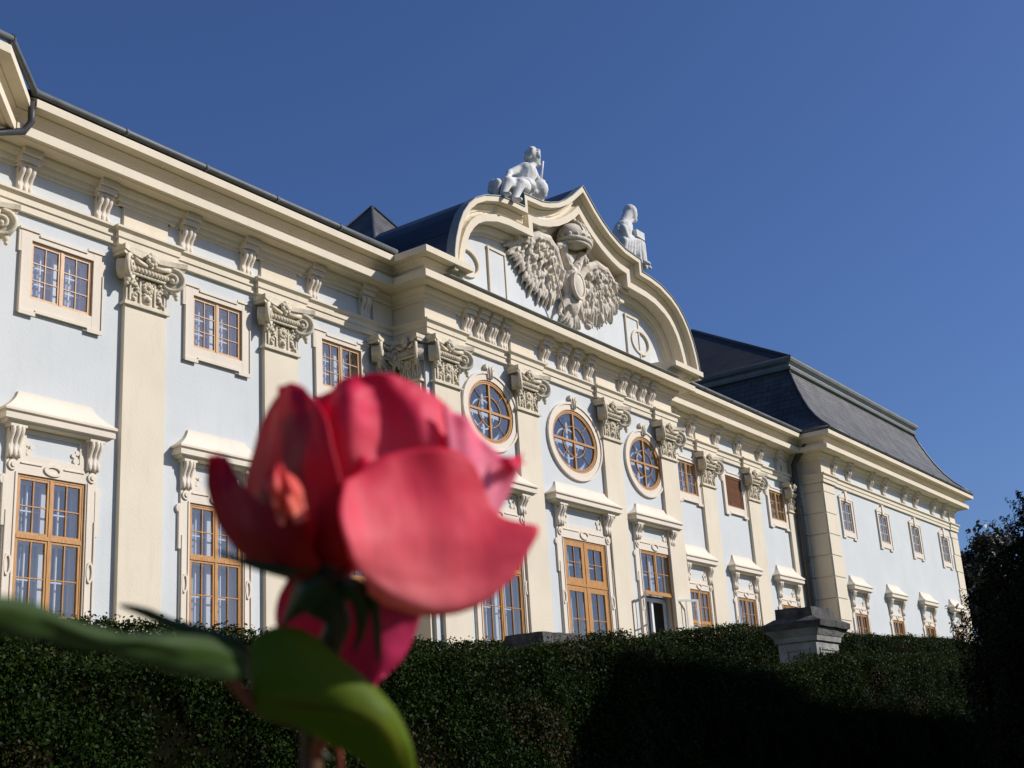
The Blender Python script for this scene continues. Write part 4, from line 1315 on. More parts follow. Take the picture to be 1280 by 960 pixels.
# ================================================================== HEDGES
rng = np.random.default_rng(5)
def leaf_mesh(name, P, N, size, mats, core=None, up=0.0, aspect=0.55, origin=(0, 0, 0), jit=.9, mi=None):
    """one mesh of many small folded leaves at points P facing roughly along N; core = (verts, faces) of the twigs inside"""
    n = len(P)
    q = N+rng.normal(0, jit, (n, 3)); q[:, 2] += up
    q /= np.linalg.norm(q, axis=1)[:, None]
    a = np.cross(q, rng.normal(0, 1, (n, 3))); a /= np.linalg.norm(a, axis=1)[:, None]
    b = np.cross(q, a)
    s_ = size*(0.6+0.8*rng.random(n))[:, None]
    V = np.stack([P-a*s_*.5, P+b*s_*.5*aspect+q*s_*.1, P+a*s_*.5, P-b*s_*.5*aspect+q*s_*.1], 1).reshape(-1, 3)
    o = np.array(origin)
    V = V-o
    cv, cf = core if core else (np.zeros((0, 3)), [])
    cv = np.array(cv).reshape(-1, 3)-o
    me = bpy.data.meshes.new(name)
    nv = len(V)+len(cv)
    me.vertices.add(nv); me.vertices.foreach_set('co', np.concatenate([V, cv]).astype(np.float32).ravel())
    nf = n+len(cf)
    loops = list(np.arange(4*n)); lt = [4]*n
    li = np.arange(4*n)
    cl = np.array([len(V)+i for f in cf for i in f], dtype=np.int32)
    li = np.concatenate([li, cl]).astype(np.int32)
    tot = np.array([4]*n+[len(f) for f in cf], dtype=np.int32)
    stt = np.concatenate([[0], np.cumsum(tot)[:-1]]).astype(np.int32)
    me.loops.add(len(li)); me.loops.foreach_set('vertex_index', li)
    me.polygons.add(nf); me.polygons.foreach_set('loop_start', stt); me.polygons.foreach_set('loop_total', tot)
    me.polygons.foreach_set('material_index', np.concatenate([np.zeros(n) if mi is None else mi, np.ones(len(cf))]).astype(np.int32))
    for m in mats: me.materials.append(M[m])
    me.update(calc_edges=True); me.validate()
    ob = bpy.data.objects.new(name, me); COL.objects.link(ob); ob.location = origin
    return ob
def nz(x, y, z): return noise.noise(Vector((x, y, z)))
def hedge(label, prof, yf, yb, zbot, dens, size, amp=.15, seed=0, tips=0):
    X = [p[0] for p in prof]; Z = [p[1] for p in prof]
    top = lambda x: np.interp(x, X, Z)
    x0, x1 = X[0], X[-1]
    L = x1-x0
    # density falls with distance from the lens
    P = []; N = []
    nfront = int(dens*L*2.8)
    # sample x with more leaves near the camera
    u = rng.random(nfront)
    xx = x0+L*u
    zt = top(xx); zz = zbot+(zt-zbot)*rng.random(nfront)
    keep = zz > zt-3.4
    xx, zz, zt = xx[keep], zz[keep], zt[keep]
    near = np.clip((zt-zz)/.25, 0, 1)
    yy = yf+.12*(1-near)**2
    P.append(np.stack([xx, yy, zz], 1)); N.append(np.tile([0, -1, .15], (len(xx), 1)))
    nt = int(dens*L*(yb-yf)*.8)
    xx = x0+L*rng.random(nt); yy = yf+(yb-yf)*rng.random(nt); zz = top(xx)
    P.append(np.stack([xx, yy, zz], 1)); N.append(np.tile([0, 0, 1.0], (nt, 1)))
    ne = int(dens*(yb-yf)*2.5*.7)
    for xe, sg in ((x0, -1), (x1, 1)):
        yy = yf+(yb-yf)*rng.random(ne); zz = top(xe)-3*rng.random(ne)
        P.append(np.stack([np.full(ne, xe), yy, zz], 1)); N.append(np.tile([sg, 0, 0.], (ne, 1)))
    P = np.concatenate(P); N = np.concatenate(N)
    # a second, deeper layer of leaves behind the outer skin
    q_ = rng.random(len(P)) < .45
    P = np.concatenate([P, P[q_]-N[q_]*(.07+.08*rng.random(q_.sum()))[:, None]+rng.normal(0, .03, (q_.sum(), 3))]); deep = np.concatenate([np.zeros(len(N), bool), np.ones(q_.sum(), bool)]); N = np.concatenate([N, N[q_]])
    d_ = np.array([nz(p[0]*.9+seed, p[1]*.9, p[2]*.9)*amp+nz(p[0]*3+seed, p[1]*3, p[2]*3)*amp*.6 for p in P])
    P = P+N*d_[:, None]+rng.normal(0, .018, P.shape)-N*(rng.random(len(P))**2*.08)[:, None]
    # thin places where the dark inside shows, dry patches, and paler leaves painting sunlight along the upper edge
    hole = np.array([nz(p[0]*1.1+seed*3, p[2]*1.3, p[1]*1.1+4) for p in P])
    keep = (hole > -.24) | (rng.random(len(P)) > .75) | deep
    P, N, hole = P[keep], N[keep], hole[keep]
    dry = np.array([nz(p[0]*.8+seed*7+20, p[2]*2.2, 3.3) for p in P])
    mi = np.where((dry > .38) & (rng.random(len(P)) < .5), 3, 0)
    edge_ = top(P[:, 0])-P[:, 2]
    mi = np.where((edge_ < .32) & (rng.random(len(P)) < .55*np.clip(1-edge_/.32, 0, 1)+.05), 2, mi)
    mi = np.where((mi == 0) & (rng.random(len(P)) < .03), 2, mi)
    if tips:                      # leaves standing up from the clipped top, in the same sunlit colour
        k = int(tips*L); xx = x0+L*rng.random(k); yy = yf+.1+(yb-yf-.1)*rng.random(k)*.6; zz = top(xx)+rng.random(k)*.11
        zz += np.array([nz(a*.9+seed, b*.9, c*.9) for a, b, c in zip(xx, yy, zz)])*amp
        P = np.concatenate([P, np.stack([xx, yy, zz], 1)]); N = np.concatenate([N, np.tile([0, -.8, .2], (k, 1))])
        mi = np.concatenate([mi, np.full(k, 2)])
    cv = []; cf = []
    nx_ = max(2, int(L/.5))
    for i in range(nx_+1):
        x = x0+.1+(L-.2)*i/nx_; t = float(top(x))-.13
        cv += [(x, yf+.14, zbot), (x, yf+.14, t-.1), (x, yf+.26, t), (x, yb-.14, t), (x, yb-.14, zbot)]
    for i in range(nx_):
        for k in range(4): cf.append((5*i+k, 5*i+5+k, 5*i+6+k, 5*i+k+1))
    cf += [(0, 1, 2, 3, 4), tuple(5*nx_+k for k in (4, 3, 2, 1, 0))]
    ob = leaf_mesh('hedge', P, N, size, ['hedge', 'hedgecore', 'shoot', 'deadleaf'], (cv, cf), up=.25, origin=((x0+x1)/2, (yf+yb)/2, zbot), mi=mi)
    tag(ob, label, 'hedge')
    return ob
FH = 8.0
fp = [(0, 801), (150, 816), (330, 818), (527, 814), (645, 811), (690, 805), (735, 798), (790, 796), (840, 798), (880, 814), (930, 826), (1000, 836), (1036, 830), (1060, 820), (1120, 820), (1200, 822)]
pr = [at_y(x, y, FH) for x, y in fp]
pr = [(-1.5, pr[0].z)]+[(p.x, p.z) for p in pr]+[(34, pr[-1].z+.05)]
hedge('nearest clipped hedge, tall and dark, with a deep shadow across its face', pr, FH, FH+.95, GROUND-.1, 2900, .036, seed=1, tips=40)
rp = [(100, 771), (200, 775), (330, 784), (510, 797), (620, 800), (700, 800), (760, 800), (800, 798), (840, 792), (880, 784), (930, 780), (1060, 790), (1150, 795), (1200, 799)]
RH = 13.4
pr = [at_y(x, y, RH) for x, y in rp]
pr = [(5.5, pr[0].z)]+[(p.x, p.z-.03) for p in pr]+[(56, pr[-1].z)]
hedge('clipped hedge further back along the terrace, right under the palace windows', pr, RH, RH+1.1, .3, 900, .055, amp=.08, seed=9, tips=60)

# ================================================================== STONE PIERS
def pier(px, topy, Y, wx, wy, zb, label, dark=True):
    c = at_y(px, topy, Y)       # front left corner of the cap
    o = empty('stone_pier', (c.x+wx/2, Y+wy/2, zb))
    tag(o, label, 'pier', None)
    x0, x1, y0, y1, zt = c.x, c.x+wx, Y, Y+wy, c.z
    def rough(mb, amp):
        for i, p in enumerate(mb.v):
            q = Vector(p)
            mb.v[i] = tuple(q+Vector((nz(q.x*3, q.y*3, q.z*3+5), nz(q.x*3+9, q.y*3, q.z*3), nz(q.x*3, q.y*3+7, q.z*3)))*amp)
    def block(mb, i0, z0, i1, z1, n=10):
        # sided frustum with subdivided faces so that the weathering can dent it
        rings_ = []
        for t in (0, .33, .66, 1):
            i = i0+(i1-i0)*t; z = z0+(z1-z0)*t
            a, b, e, f = x0+i, x1-i, y0+i, y1-i
            lp = []
            for (pa, pb) in (((a, e), (b, e)), ((b, e), (b, f)), ((b, f), (a, f)), ((a, f), (a, e))):
                for k in range(n): lp.append((pa[0]+(pb[0]-pa[0])*k/n, pa[1]+(pb[1]-pa[1])*k/n, z))
            rings_.append(lp)
        m = 4*n
        v = [p for lp in rings_ for p in lp]; f = []
        for r_ in range(3):
            for k in range(m): f.append((r_*m+k, r_*m+(k+1) % m, (r_+1)*m+(k+1) % m, (r_+1)*m+k))
        f.append(tuple(range(3*m, 4*m))); f.append(tuple(range(m-1, -1, -1)))
        mb.add(v, f)
    mb = MB(); block(mb, .19, zt-.03, .21, zt+.17); rough(mb, .035)
    mb.build('top_block', 'piertop', o)
    mb = MB(); block(mb, .0, zt-.11, .17, zt-.012); block(mb, .0, zt-.22, -.01, zt-.112); rough(mb, .02)
    mb.build('cap', 'piertop', o)
    mb = MB(); block(mb, .13, zt-.36, .03, zt-.222); block(mb, .16, zt-.46, .14, zt-.362); rough(mb, .008)
    mb.build('moulding', 'pier', o)
    mb = MB(); block(mb, .2, zb, .2, zt-.462); rough(mb, .006)
    sh_ = mb.build('shaft', 'pier', o)
    mb = MB()                   # sunk panel edges on the faces
    a, b, z1 = x0+.34, x1-.34, zt-.62
    for (p, q, r_, s_) in ((a, b, z1, z1+.04), (a, a+.04, z1-.9, z1), (b-.04, b, z1-.9, z1), (a+.04, a+.25, z1-.3, z1-.26)):
        mb.wbox(p, q, y0+.18, y0+.215, r_, s_)
    a, b = y0+.34, y1-.34
    for (p, q, r_, s_) in ((a, b, z1, z1+.04), (a, a+.04, z1-.9, z1), (b-.04, b, z1-.9, z1)):
        mb.wbox(x0+.18, x0+.215, p, q, r_, s_)
    mb.build('panel', 'pier', o)
    return o
pier(1023, 766, 9.0, 1.5, 1.15, GROUND-.2, 'big weathered stone pier with a dark mossy cap standing above the hedge')
pier(683, 799, 12.1, 1.5, 1.2, GROUND+.8, 'low stone pier whose cap just shows over the hedge below the central windows')

# ================================================================== YEWS AND TREES
def yew(cx, cy, rad, ht, n, label, size=.085, zb=None):
    zb = GROUND if zb is None else zb
    o = empty('yew_tree', (cx, cy, zb))
    tag(o, label, 'tree')
    t = rng.random(n)**.8
    prof = lambda t: rad*np.clip((1.0-t)/.36, 0, 1)**.85*(.9+.1*np.minimum(1, t*6))
    a = rng.random(n)*2*PI
    r_ = prof(t)
    z = zb+ht*t
    x = cx+r_*np.cos(a); y = cy+r_*np.sin(a)
    N = np.stack([np.cos(a), np.sin(a), np.full(n, .5)], 1)
    P = np.stack([x, y, z], 1)
    d_ = np.array([nz(p[0]*1.3, p[1]*1.3, p[2]*.8)*.28+nz(p[0]*4, p[1]*4, p[2]*2.4)*.16 for p in P])
    P = P+N*d_[:, None]-N*(rng.random(n)**2*.25)[:, None]
    # upright sprigs that break the outline
    k = n//280; SP = []; SN = []
    for i in range(k):
        tt = rng.random()**.6; aa = rng.random()*2*PI; rr = float(prof(tt))
        b = np.array([cx+rr*math.cos(aa), cy+rr*math.sin(aa), zb+ht*tt])
        dr = np.array([math.cos(aa)*.35, math.sin(aa)*.35, 1.0]); L = .12+.26*rng.random()
        m = 40
        s_ = rng.random(m)
        SP.append(b+dr*(s_*L)[:, None]+rng.normal(0, 1, (m, 3))*(.045*(1-s_)+.01)[:, None])
        SN.append(np.tile([math.cos(aa), math.sin(aa), .2], (m, 1)))
    P = np.concatenate([P]+SP); N = np.concatenate([N]+SN)
    cv = []; cf = []; sg = 14; rg = 10
    for j in range(rg+1):
        tt = j/rg; rr = max(.02, float(prof(np.array(tt)))*.93-.08)
        for q in range(sg): cv.append((cx+rr*math.cos(2*PI*q/sg), cy+rr*math.sin(2*PI*q/sg), zb+.2+(ht-.5)*tt))
    for j in range(rg):
        for q in range(sg): cf.append((j*sg+q, j*sg+(q+1) % sg, (j+1)*sg+(q+1) % sg, (j+1)*sg+q))
    c = leaf_mesh('crown', P, N, size, ['yew', 'hedgecore'], (cv, cf), up=.2, aspect=.24, origin=(cx, cy, zb), jit=.8)
    c.parent = o; c.location = (0, 0, 0)
    mb = MB(); mb.tube([(cx, cy, zb-.2), (cx+.03, cy, zb+.6), (cx, cy+.03, zb+ht*.5)], [.2, .16, .08], 8)
    mb.build('trunk', 'bark', o)
    return o
d_ = ray(1202, 800); d_ = d_/np.hypot(d_[0], d_[1])
yc = Vector((d_[0]*17, d_[1]*17, 0))+Vector((d_[1], -d_[0], 0))*1.12
yew(yc.x, yc.y, 1.1, 4.02, 55000, 'big dark conical yew at the right edge, in front of the palace end', size=.062)
hedge('unseen tall clipped hedge added beyond the right edge to throw shade on the front hedge', [(16.5, 2.8), (17.3, 5.4), (18.5, 6.85), (22.8, 6.85), (24.6, 6.3), (32.6, 6.1), (39.6, 6.0)], .6, 1.5, GROUND-.1, 260, .11, amp=.12, seed=4)  # added out of view, its top outlined to cast the shadow edge

yew(21.6, -2.9, 2.6, 10.6, 7000, 'unseen tall yew cone added off the right edge to shade the big yew', size=.15)  # added out of view so that the visible yew falls into shade
def leafy_tree(loc, ht, cr, n, size, label, seed):
    r2 = np.random.default_rng(seed)
    o = empty('tree', loc); tag(o, label, 'tree')
    mb = MB(); loc = Vector(loc)
    trunk = [loc+Vector((0, 0, -.3)), loc+Vector((.2, .1, ht*.3)), loc+Vector((-.1, .2, ht*.6)), loc+Vector((.1, 0, ht*.85))]
    mb.tube(trunk, [.38, .3, .2, .08], 8)
    ends = []
    for i in range(34):
        t = .22+.75*r2.random(); b = trunk[1].lerp(trunk[3], t)
        a = r2.random()*2*PI
        L = cr*(.35+.65*r2.random())*(1.1-.55*t)
        e = b+Vector((math.cos(a)*L, math.sin(a)*L, L*(.25+.5*r2.random())))
        mb.tube([b, b.lerp(e, .5)+Vector((0, 0, .15*L)), e], [.1, .06, .02], 6)
        ends += [e, b.lerp(e, .65)]
    mb.build('trunk', 'bark', o)
    P = []; N = []
    for e in ends:
        m = n//len(ends)
        q = r2.normal(0, 1, (m, 3)); q /= np.linalg.norm(q, axis=1)[:, None]
        rr = (.35+.65*r2.random(m)**.5)*cr*.22*(.7+.6*r2.random())
        P.append(np.array(e)+q*rr[:, None]*np.array([1.2, 1.2, .75])); N.append(q)
    c = leaf_mesh('crown', np.concatenate(P), np.concatenate(N), size, ['tree'], None, up=.3, aspect=.6, origin=tuple(loc))
    c.parent = o; c.location = (0, 0, 0)
    return o
for (px, dist, topy, cr, sd, lab) in ((1214, 96, 652, 4.6, 3, 'dark feathery tree beside the far end of the palace'), (1262, 88, 694, 4.2, 8, 'dark tree mostly hidden behind the big yew')):
    dd = ray(px, topy); dd = dd/np.hypot(dd[0], dd[1])*dist
    leafy_tree((dd[0], dd[1], TERR), dd[2]-TERR-.3, cr, 9000, .34, lab, sd)

# ================================================================== ROSE
def petal_mat(name, stops, trans=.38, rough=.55, sheen=.3, vein=(26, 2.2, 1)):
    m, n, l, p = new_mat(name)
    out = n['Material Output']
    at = n.new('ShaderNodeAttribute'); at.attribute_name = 'tint'
    cr = n.new('ShaderNodeValToRGB')
    e = cr.color_ramp.elements
    e[0].position = stops[0][0]; e[0].color = (*stops[0][1], 1)
    e[1].position = stops[-1][0]; e[1].color = (*stops[-1][1], 1)
    for q, c in stops[1:-1]:
        k = e.new(q); k.color = (*c, 1)
    tc = n.new('ShaderNodeTexCoord')
    ns = n.new('ShaderNodeTexNoise'); ns.inputs['Scale'].default_value = 60; ns.inputs['Detail'].default_value = 6
    l.new(tc.outputs['Object'], ns.inputs['Vector'])
    ad = n.new('ShaderNodeMath'); ad.operation = 'MULTIPLY_ADD'; ad.inputs[1].default_value = .22
    sb_ = n.new('ShaderNodeMath'); sb_.operation = 'SUBTRACT'; sb_.inputs[1].default_value = .11
    l.new(at.outputs['Fac'], sb_.inputs[0])
    l.new(ns.outputs['Fac'], ad.inputs[0]); l.new(sb_.outputs[0], ad.inputs[2])
    pu = n.new('ShaderNodeAttribute'); pu.attribute_name = 'across'
    pv = n.new('ShaderNodeAttribute'); pv.attribute_name = 'along'
    cx_ = n.new('ShaderNodeCombineXYZ'); l.new(pu.outputs['Fac'], cx_.inputs[0]); l.new(pv.outputs['Fac'], cx_.inputs[1])
    mp = n.new('ShaderNodeMapping'); mp.inputs['Scale'].default_value = vein
    l.new(cx_.outputs[0], mp.inputs['Vector'])
    vn = n.new('ShaderNodeTexNoise'); vn.inputs['Scale'].default_value = 1; vn.inputs['Detail'].default_value = 5; vn.inputs['Roughness'].default_value = .6
    l.new(mp.outputs[0], vn.inputs['Vector'])
    bp = n.new('ShaderNodeBump'); bp.inputs['Strength'].default_value = .2; bp.inputs['Distance'].default_value = .0005
    l.new(vn.outputs['Fac'], bp.inputs['Height']); l.new(bp.outputs[0], p.inputs['Normal'])
    vm = n.new('ShaderNodeMapRange'); vm.inputs[1].default_value = .3; vm.inputs[2].default_value = .7; vm.inputs[3].default_value = .9; vm.inputs[4].default_value = 1.08
    l.new(vn.outputs['Fac'], vm.inputs[0])
    vs_ = n.new('ShaderNodeVectorMath'); vs_.operation = 'SCALE'; l.new(cr.outputs[0], vs_.inputs[0]); l.new(vm.outputs[0], vs_.inputs['Scale'])
    l.new(ad.outputs[0], cr.inputs[0])
    l.new(vs_.outputs[0], p.inputs['Base Color'])
    p.inputs['Roughness'].default_value = rough
    p.inputs['Specular IOR Level'].default_value = .3
    p.inputs['Sheen Weight'].default_value = sheen
    tl = n.new('ShaderNodeBsdfTranslucent'); l.new(vs_.outputs[0], tl.inputs[0])
    mx = n.new('ShaderNodeMixShader'); mx.inputs[0].default_value = trans
    l.new(p.outputs[0], mx.inputs[1]); l.new(tl.outputs[0], mx.inputs[2]); l.new(mx.outputs[0], out.inputs['Surface'])
    return m
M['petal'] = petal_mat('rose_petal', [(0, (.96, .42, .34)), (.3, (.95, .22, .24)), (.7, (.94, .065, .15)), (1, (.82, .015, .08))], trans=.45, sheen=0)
M['petaldark'] = petal_mat('rose_petal_magenta_shade', [(0, (.45, .03, .07)), (.6, (.58, .03, .12)), (1, (.62, .02, .10))], trans=.35, sheen=0)  # hanging petal; the shade under the front petal is put into its colour
M['petalshade'] = petal_mat('rose_petal_shaded_red', [(0, (.60, .05, .03)), (.4, (.40, .005, .013)), (1, (.76, .022, .07))], trans=.4, sheen=0)  # shade of the left petals and their sunlit tops put into the ramp
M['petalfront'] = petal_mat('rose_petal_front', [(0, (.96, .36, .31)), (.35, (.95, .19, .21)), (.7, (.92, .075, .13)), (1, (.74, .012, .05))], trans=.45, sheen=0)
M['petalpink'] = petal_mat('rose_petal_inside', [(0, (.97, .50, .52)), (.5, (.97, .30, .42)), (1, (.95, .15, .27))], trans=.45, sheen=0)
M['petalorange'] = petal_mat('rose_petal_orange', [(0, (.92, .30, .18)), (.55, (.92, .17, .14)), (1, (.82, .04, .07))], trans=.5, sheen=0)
M['roseleaf'] = petal_mat('rose_leaf', [(0, (.10, .04, .015)), (.12, (.19, .22, .006)), (1, (.15, .225, .004))], trans=.55, rough=.6, sheen=0, vein=(3, 14, 1))
M['roseleafdark'] = petal_mat('rose_leaf_dark', [(0, (.04, .075, .012)), (.7, (.045, .085, .015)), (1, (.06, .10, .03))], trans=.35, rough=.5, sheen=0, vein=(3, 14, 1))
M['sepal'] = petal_mat('sepal_green', [(0, (.02, .04, .012)), (1, (.03, .055, .015))], trans=.12, sheen=0)
M['stem'] = petal_mat('stem_green_red', [(0, (.025, .035, .010)), (.4, (.09, .035, .015)), (1, (.25, .05, .03))], trans=0, sheen=0)
DR = .37
def rp_(px, py, dc): return at_d(px, py, DR+dc/100)
def cr_spline(P, n):
    # Catmull-Rom through the rows of P (k, 3) -> (n, 3)
    k = len(P); Q = np.concatenate([[2*P[0]-P[1]], P, [2*P[-1]-P[-2]]])
    out = []
    for i in range(n):
        u = i/(n-1)*(k-1); j = min(int(u), k-2); t = u-j
        a, b, c, d_ = Q[j], Q[j+1], Q[j+2], Q[j+3]
        out.append(.5*((2*b)+(c-a)*t+(2*a-5*b+4*c-d_)*t*t+(3*b-a-3*c+d_)*t**3))
    return np.array(out)
def patch(name, net, mat, parent, origin, tints=(0, 1), nu=26, nv=26, th=.00035, wob=.0006, mid=None, tdir='v', ruffle=0):
    """curved sheet through a net of (pixel x, pixel y, depth in cm); rows run from the base (tint 0) to the rim (tint 1)"""
    net = [[np.array(rp_(*c)) for c in r] for r in net]
    rows = np.array([cr_spline(np.array(r), nu) for r in net])
    G = np.stack([cr_spline(rows[:, i], nv) for i in range(nu)], 1)   # nv, nu, 3
    du = np.gradient(G, axis=1); dv = np.gradient(G, axis=0)
    N = np.cross(du, dv); ln = np.linalg.norm(N, axis=2, keepdims=True); N = N/np.maximum(ln, 1e-12)
    for i in range(nv):
        for j in range(nu):
            p = Vector(G[i, j])
            k_ = (i/(nv-1))**3 if ruffle else 0
            G[i, j] += N[i, j]*(ruffle*k_*(math.sin(j/(nu-1)*9+len(net)*1.7+net[0][0][0]*900)+.6*math.sin(j/(nu-1)*21+2))+nz(p.x*90, p.y*90, p.z*90)*wob*1.4+nz(p.x*260, p.y*260, p.z*260)*wob*.4)
    A = (G+N*th).reshape(-1, 3); B = (G-N*th).reshape(-1, 3)
    V = np.concatenate([A, B])-np.array(origin)
    m = nu*nv; F = []
    for i in range(nv-1):
        for j in range(nu-1):
            a = i*nu+j
            F.append((a, a+1, a+nu+1, a+nu)); F.append((m+a, m+a+nu, m+a+nu+1, m+a+1))
    rim = [j for j in range(nu)]+[i*nu+nu-1 for i in range(1, nv)]+[(nv-1)*nu+j for j in range(nu-2, -1, -1)]+[i*nu for i in range(nv-2, 0, -1)]
    for a, b in zip(rim, rim[1:]+rim[:1]): F.append((a, m+a, m+b, b))
    me = bpy.data.meshes.new(name); me.from_pydata([tuple(x) for x in V], [], F)
    me.polygons.foreach_set('use_smooth', [True]*len(F))
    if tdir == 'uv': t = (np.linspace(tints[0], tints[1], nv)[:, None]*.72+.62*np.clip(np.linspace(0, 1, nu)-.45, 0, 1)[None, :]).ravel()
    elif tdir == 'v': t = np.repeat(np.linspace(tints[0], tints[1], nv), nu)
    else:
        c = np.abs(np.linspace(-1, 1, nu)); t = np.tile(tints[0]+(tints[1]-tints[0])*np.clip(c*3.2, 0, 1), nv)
    at = me.attributes.new('tint', 'FLOAT', 'POINT'); at.data.foreach_set('value', np.concatenate([t, t]).astype(np.float32))
    for nm, arr in (('across', np.tile(np.linspace(-1, 1, nu), nv)), ('along', np.repeat(np.linspace(0, 1, nv), nu))):
        a_ = me.attributes.new(nm, 'FLOAT', 'POINT'); a_.data.foreach_set('value', np.concatenate([arr, arr]).astype(np.float32))
    me.materials.append(M[mat])
    o = bpy.data.objects.new(name, me); COL.objects.link(o)
    if parent:
        o.parent = parent; o.location = Vector(origin)-ORI[parent.name]
    ORI[o.name] = Vector(origin)
    return o
def tinttube(name, pts, rad, mat, parent, origin, seg=10, sub=8, tint=(0, 1)):
    P = cr_spline(np.array([list(p) for p in pts]), sub*(len(pts)-1)+1)
    rr = np.interp(np.linspace(0, 1, len(P)), np.linspace(0, 1, len(rad)), rad)
    mb = MB(); mb.tube(P, list(rr), seg)
    o = mb.build(name, mat, parent, origin)
    t = np.repeat(np.linspace(tint[0], tint[1], len(P)), seg)
    at = o.data.attributes.new('tint', 'FLOAT', 'POINT'); at.data.foreach_set('value', t.astype(np.float32))
    return o

base = rp_(408, 735, 0.3)
foot = Vector(rp_(392, 1000, .8)); foot = Vector((foot.x-.05, foot.y+.06, GROUND))
rose = empty('rose', foot)
tag(rose, 'single open pink red rose in the foreground on a leafy stem', 'rose')
# receptacle: the flower part that carries petals and sepals
mb = MB(); mb.ell(Vector((0, 0, 0)), (.0075, .0075, .0095), seg=16, rings=10)
axis = (Vector(rp_(470, 560, 0))-base).normalized()
qm = axis.to_track_quat('Z', 'Y').to_matrix()
fb = MB(); fb.merge(mb, lambda p: base+qm @ p)
flower = fb.build('flower', 'sepal', rose, base)
at = flower.data.attributes.new('tint', 'FLOAT', 'POINT')
def pet(net, mat='petal', tints=(0, 1), **k): return patch('petal', net, mat, flower, base, tints, **{'ruffle': .0011, **k})
# front petal, opened out so that its hollow face shows
pet([[(452, 742, .6), (480, 752, .6), (515, 756, .8), (555, 750, .9), (590, 734, 1.1)],
     [(462, 734, -1.5), (497, 756, -1.4), (545, 767, -1.0), (596, 757, -.4), (634, 728, .2)],
     [(441, 704, -2.3), (488, 722, -1.6), (546, 730, -.8), (610, 714, .0), (662, 688, .6)],
     [(428, 668, -2.5), (482, 678, -1.4), (545, 682, -.5), (612, 672, .4), (673, 657, 1.0)],
     [(423, 636, -2.1), (478, 624, -.8), (540, 620, .1), (598, 622, .8), (632, 652, 1.1)],
     [(430, 606, -1.2), (470, 573, -.2), (525, 560, .5), (585, 574, 1.1), (617, 634, 1.2)]], 'petalfront', (.0, 1.2), nu=34, nv=34, tdir='uv')
# broad petal standing behind it
pet([[(420, 715, 1.0), (450, 715, .9), (490, 705, .9), (530, 690, 1.2), (560, 680, 1.8)],
     [(398, 640, 1.1), (440, 630, .9), (490, 620, 1.1), (545, 620, 1.7), (590, 640, 2.4)],
     [(394, 570, 1.6), (435, 555, .8), (485, 548, 1.75), (540, 560, 1.6), (596, 590, 2.8)],
     [(398, 510, 2.0), (432, 500, 1.1), (480, 500, 1.9), (530, 512, 1.9), (575, 545, 3.1)],
     [(394, 498, 2.6), (430, 478, 2.1), (470, 466, 1.9), (522, 478, 2.3), (560, 515, 3.2)]], tints=(.1, 1.0), nu=34, nv=30, wob=.0011)
pet([[(560, 690, 1.0), (580, 690, 1.2), (600, 680, 1.6), (612, 670, 2.0)],
     [(556, 620, 1.2), (585, 630, 1.5), (605, 640, 2.0), (616, 655, 2.5)],
     [(560, 560, 1.6), (590, 575, 2.0), (620, 600, 2.6), (634, 622, 3.0)],
     [(552, 509, 2.0), (586, 528, 2.4), (624, 566, 2.9), (652, 575, 3.4)]], 'petalpink', (.1, .8))
# folded tip of that petal
pet([[(622, 572, 2.6), (630, 582, 2.3), (636, 592, 2.4)], [(636, 572, 2.5), (641, 578, 2.3), (645, 586, 2.4)], [(651, 571, 3.2), (651, 574, 3.0), (651, 578, 3.1)]], 'petal', (.6, 1))
# upper left petal, its outer face turned away from the sun
pet([[(408, 722, .9), (418, 722, .5), (430, 720, .2), (440, 716, .1)],
     [(345, 680, 1.6), (370, 690, .5), (405, 690, -.3), (432, 680, -.5)],
     [(308, 625, 2.8), (345, 640, 1.2), (395, 640, -.1), (428, 625, -.6)],
     [(316, 565, 3.4), (345, 570, 1.9), (385, 570, .4), (419, 570, -.3)],
     [(332, 522, 3.6), (350, 520, 2.4), (378, 522, 1.1), (408, 525, .4)],
     [(345, 496, 3.6), (356, 484, 2.9), (372, 480, 2.0), (395, 500, 1.1)]], 'petalshade', (.2, 1), nu=30, nv=34)
# lower left petal reaching out, its tip curled up
pet([[(420, 745, .6), (405, 742, .1), (392, 725, -.4), (400, 705, -.7)],
     [(372, 728, .6), (362, 715, -.4), (358, 690, -1.0), (372, 655, -1.2)],
     [(318, 708, 1.3), (318, 690, .2), (322, 665, -.5), (336, 637, -.8)],
     [(280, 665, 1.7), (288, 650, .7), (296, 632, .2), (308, 612, -.1)],
     [(258, 612, 1.2), (270, 605, .9), (282, 598, .8), (294, 590, .9)],
     [(262, 572, .6), (268, 567, .8), (274, 567, 1.0), (280, 575, 1.3)]], 'petalshade', (.3, 1.0), nu=28, nv=32)
# small crumpled petal lit through
pet([[(344, 648, -1.2), (352, 655, -1.6), (361, 644, -1.2), (370, 654, -1.5), (383, 650, -1.0)],
     [(346, 634, -1.4), (354, 632, -1.0), (362, 630, -1.5), (371, 632, -1.0), (380, 628, -.8)],
     [(334, 610, -1.3), (345, 612, -1.5), (355, 608, -1.0), (364, 610, -1.3), (373, 604, -.6)],
     [(332, 600, -1.0), (342, 596, -1.3), (351, 592, -.9), (358, 594, -1.1), (364, 590, -.6)],
     [(340, 588, -1.0), (345, 582, -1.0), (350, 579, -.8), (354, 582, -.8), (357, 587, -.6)]], 'petalorange', (0, 1), wob=.0016)
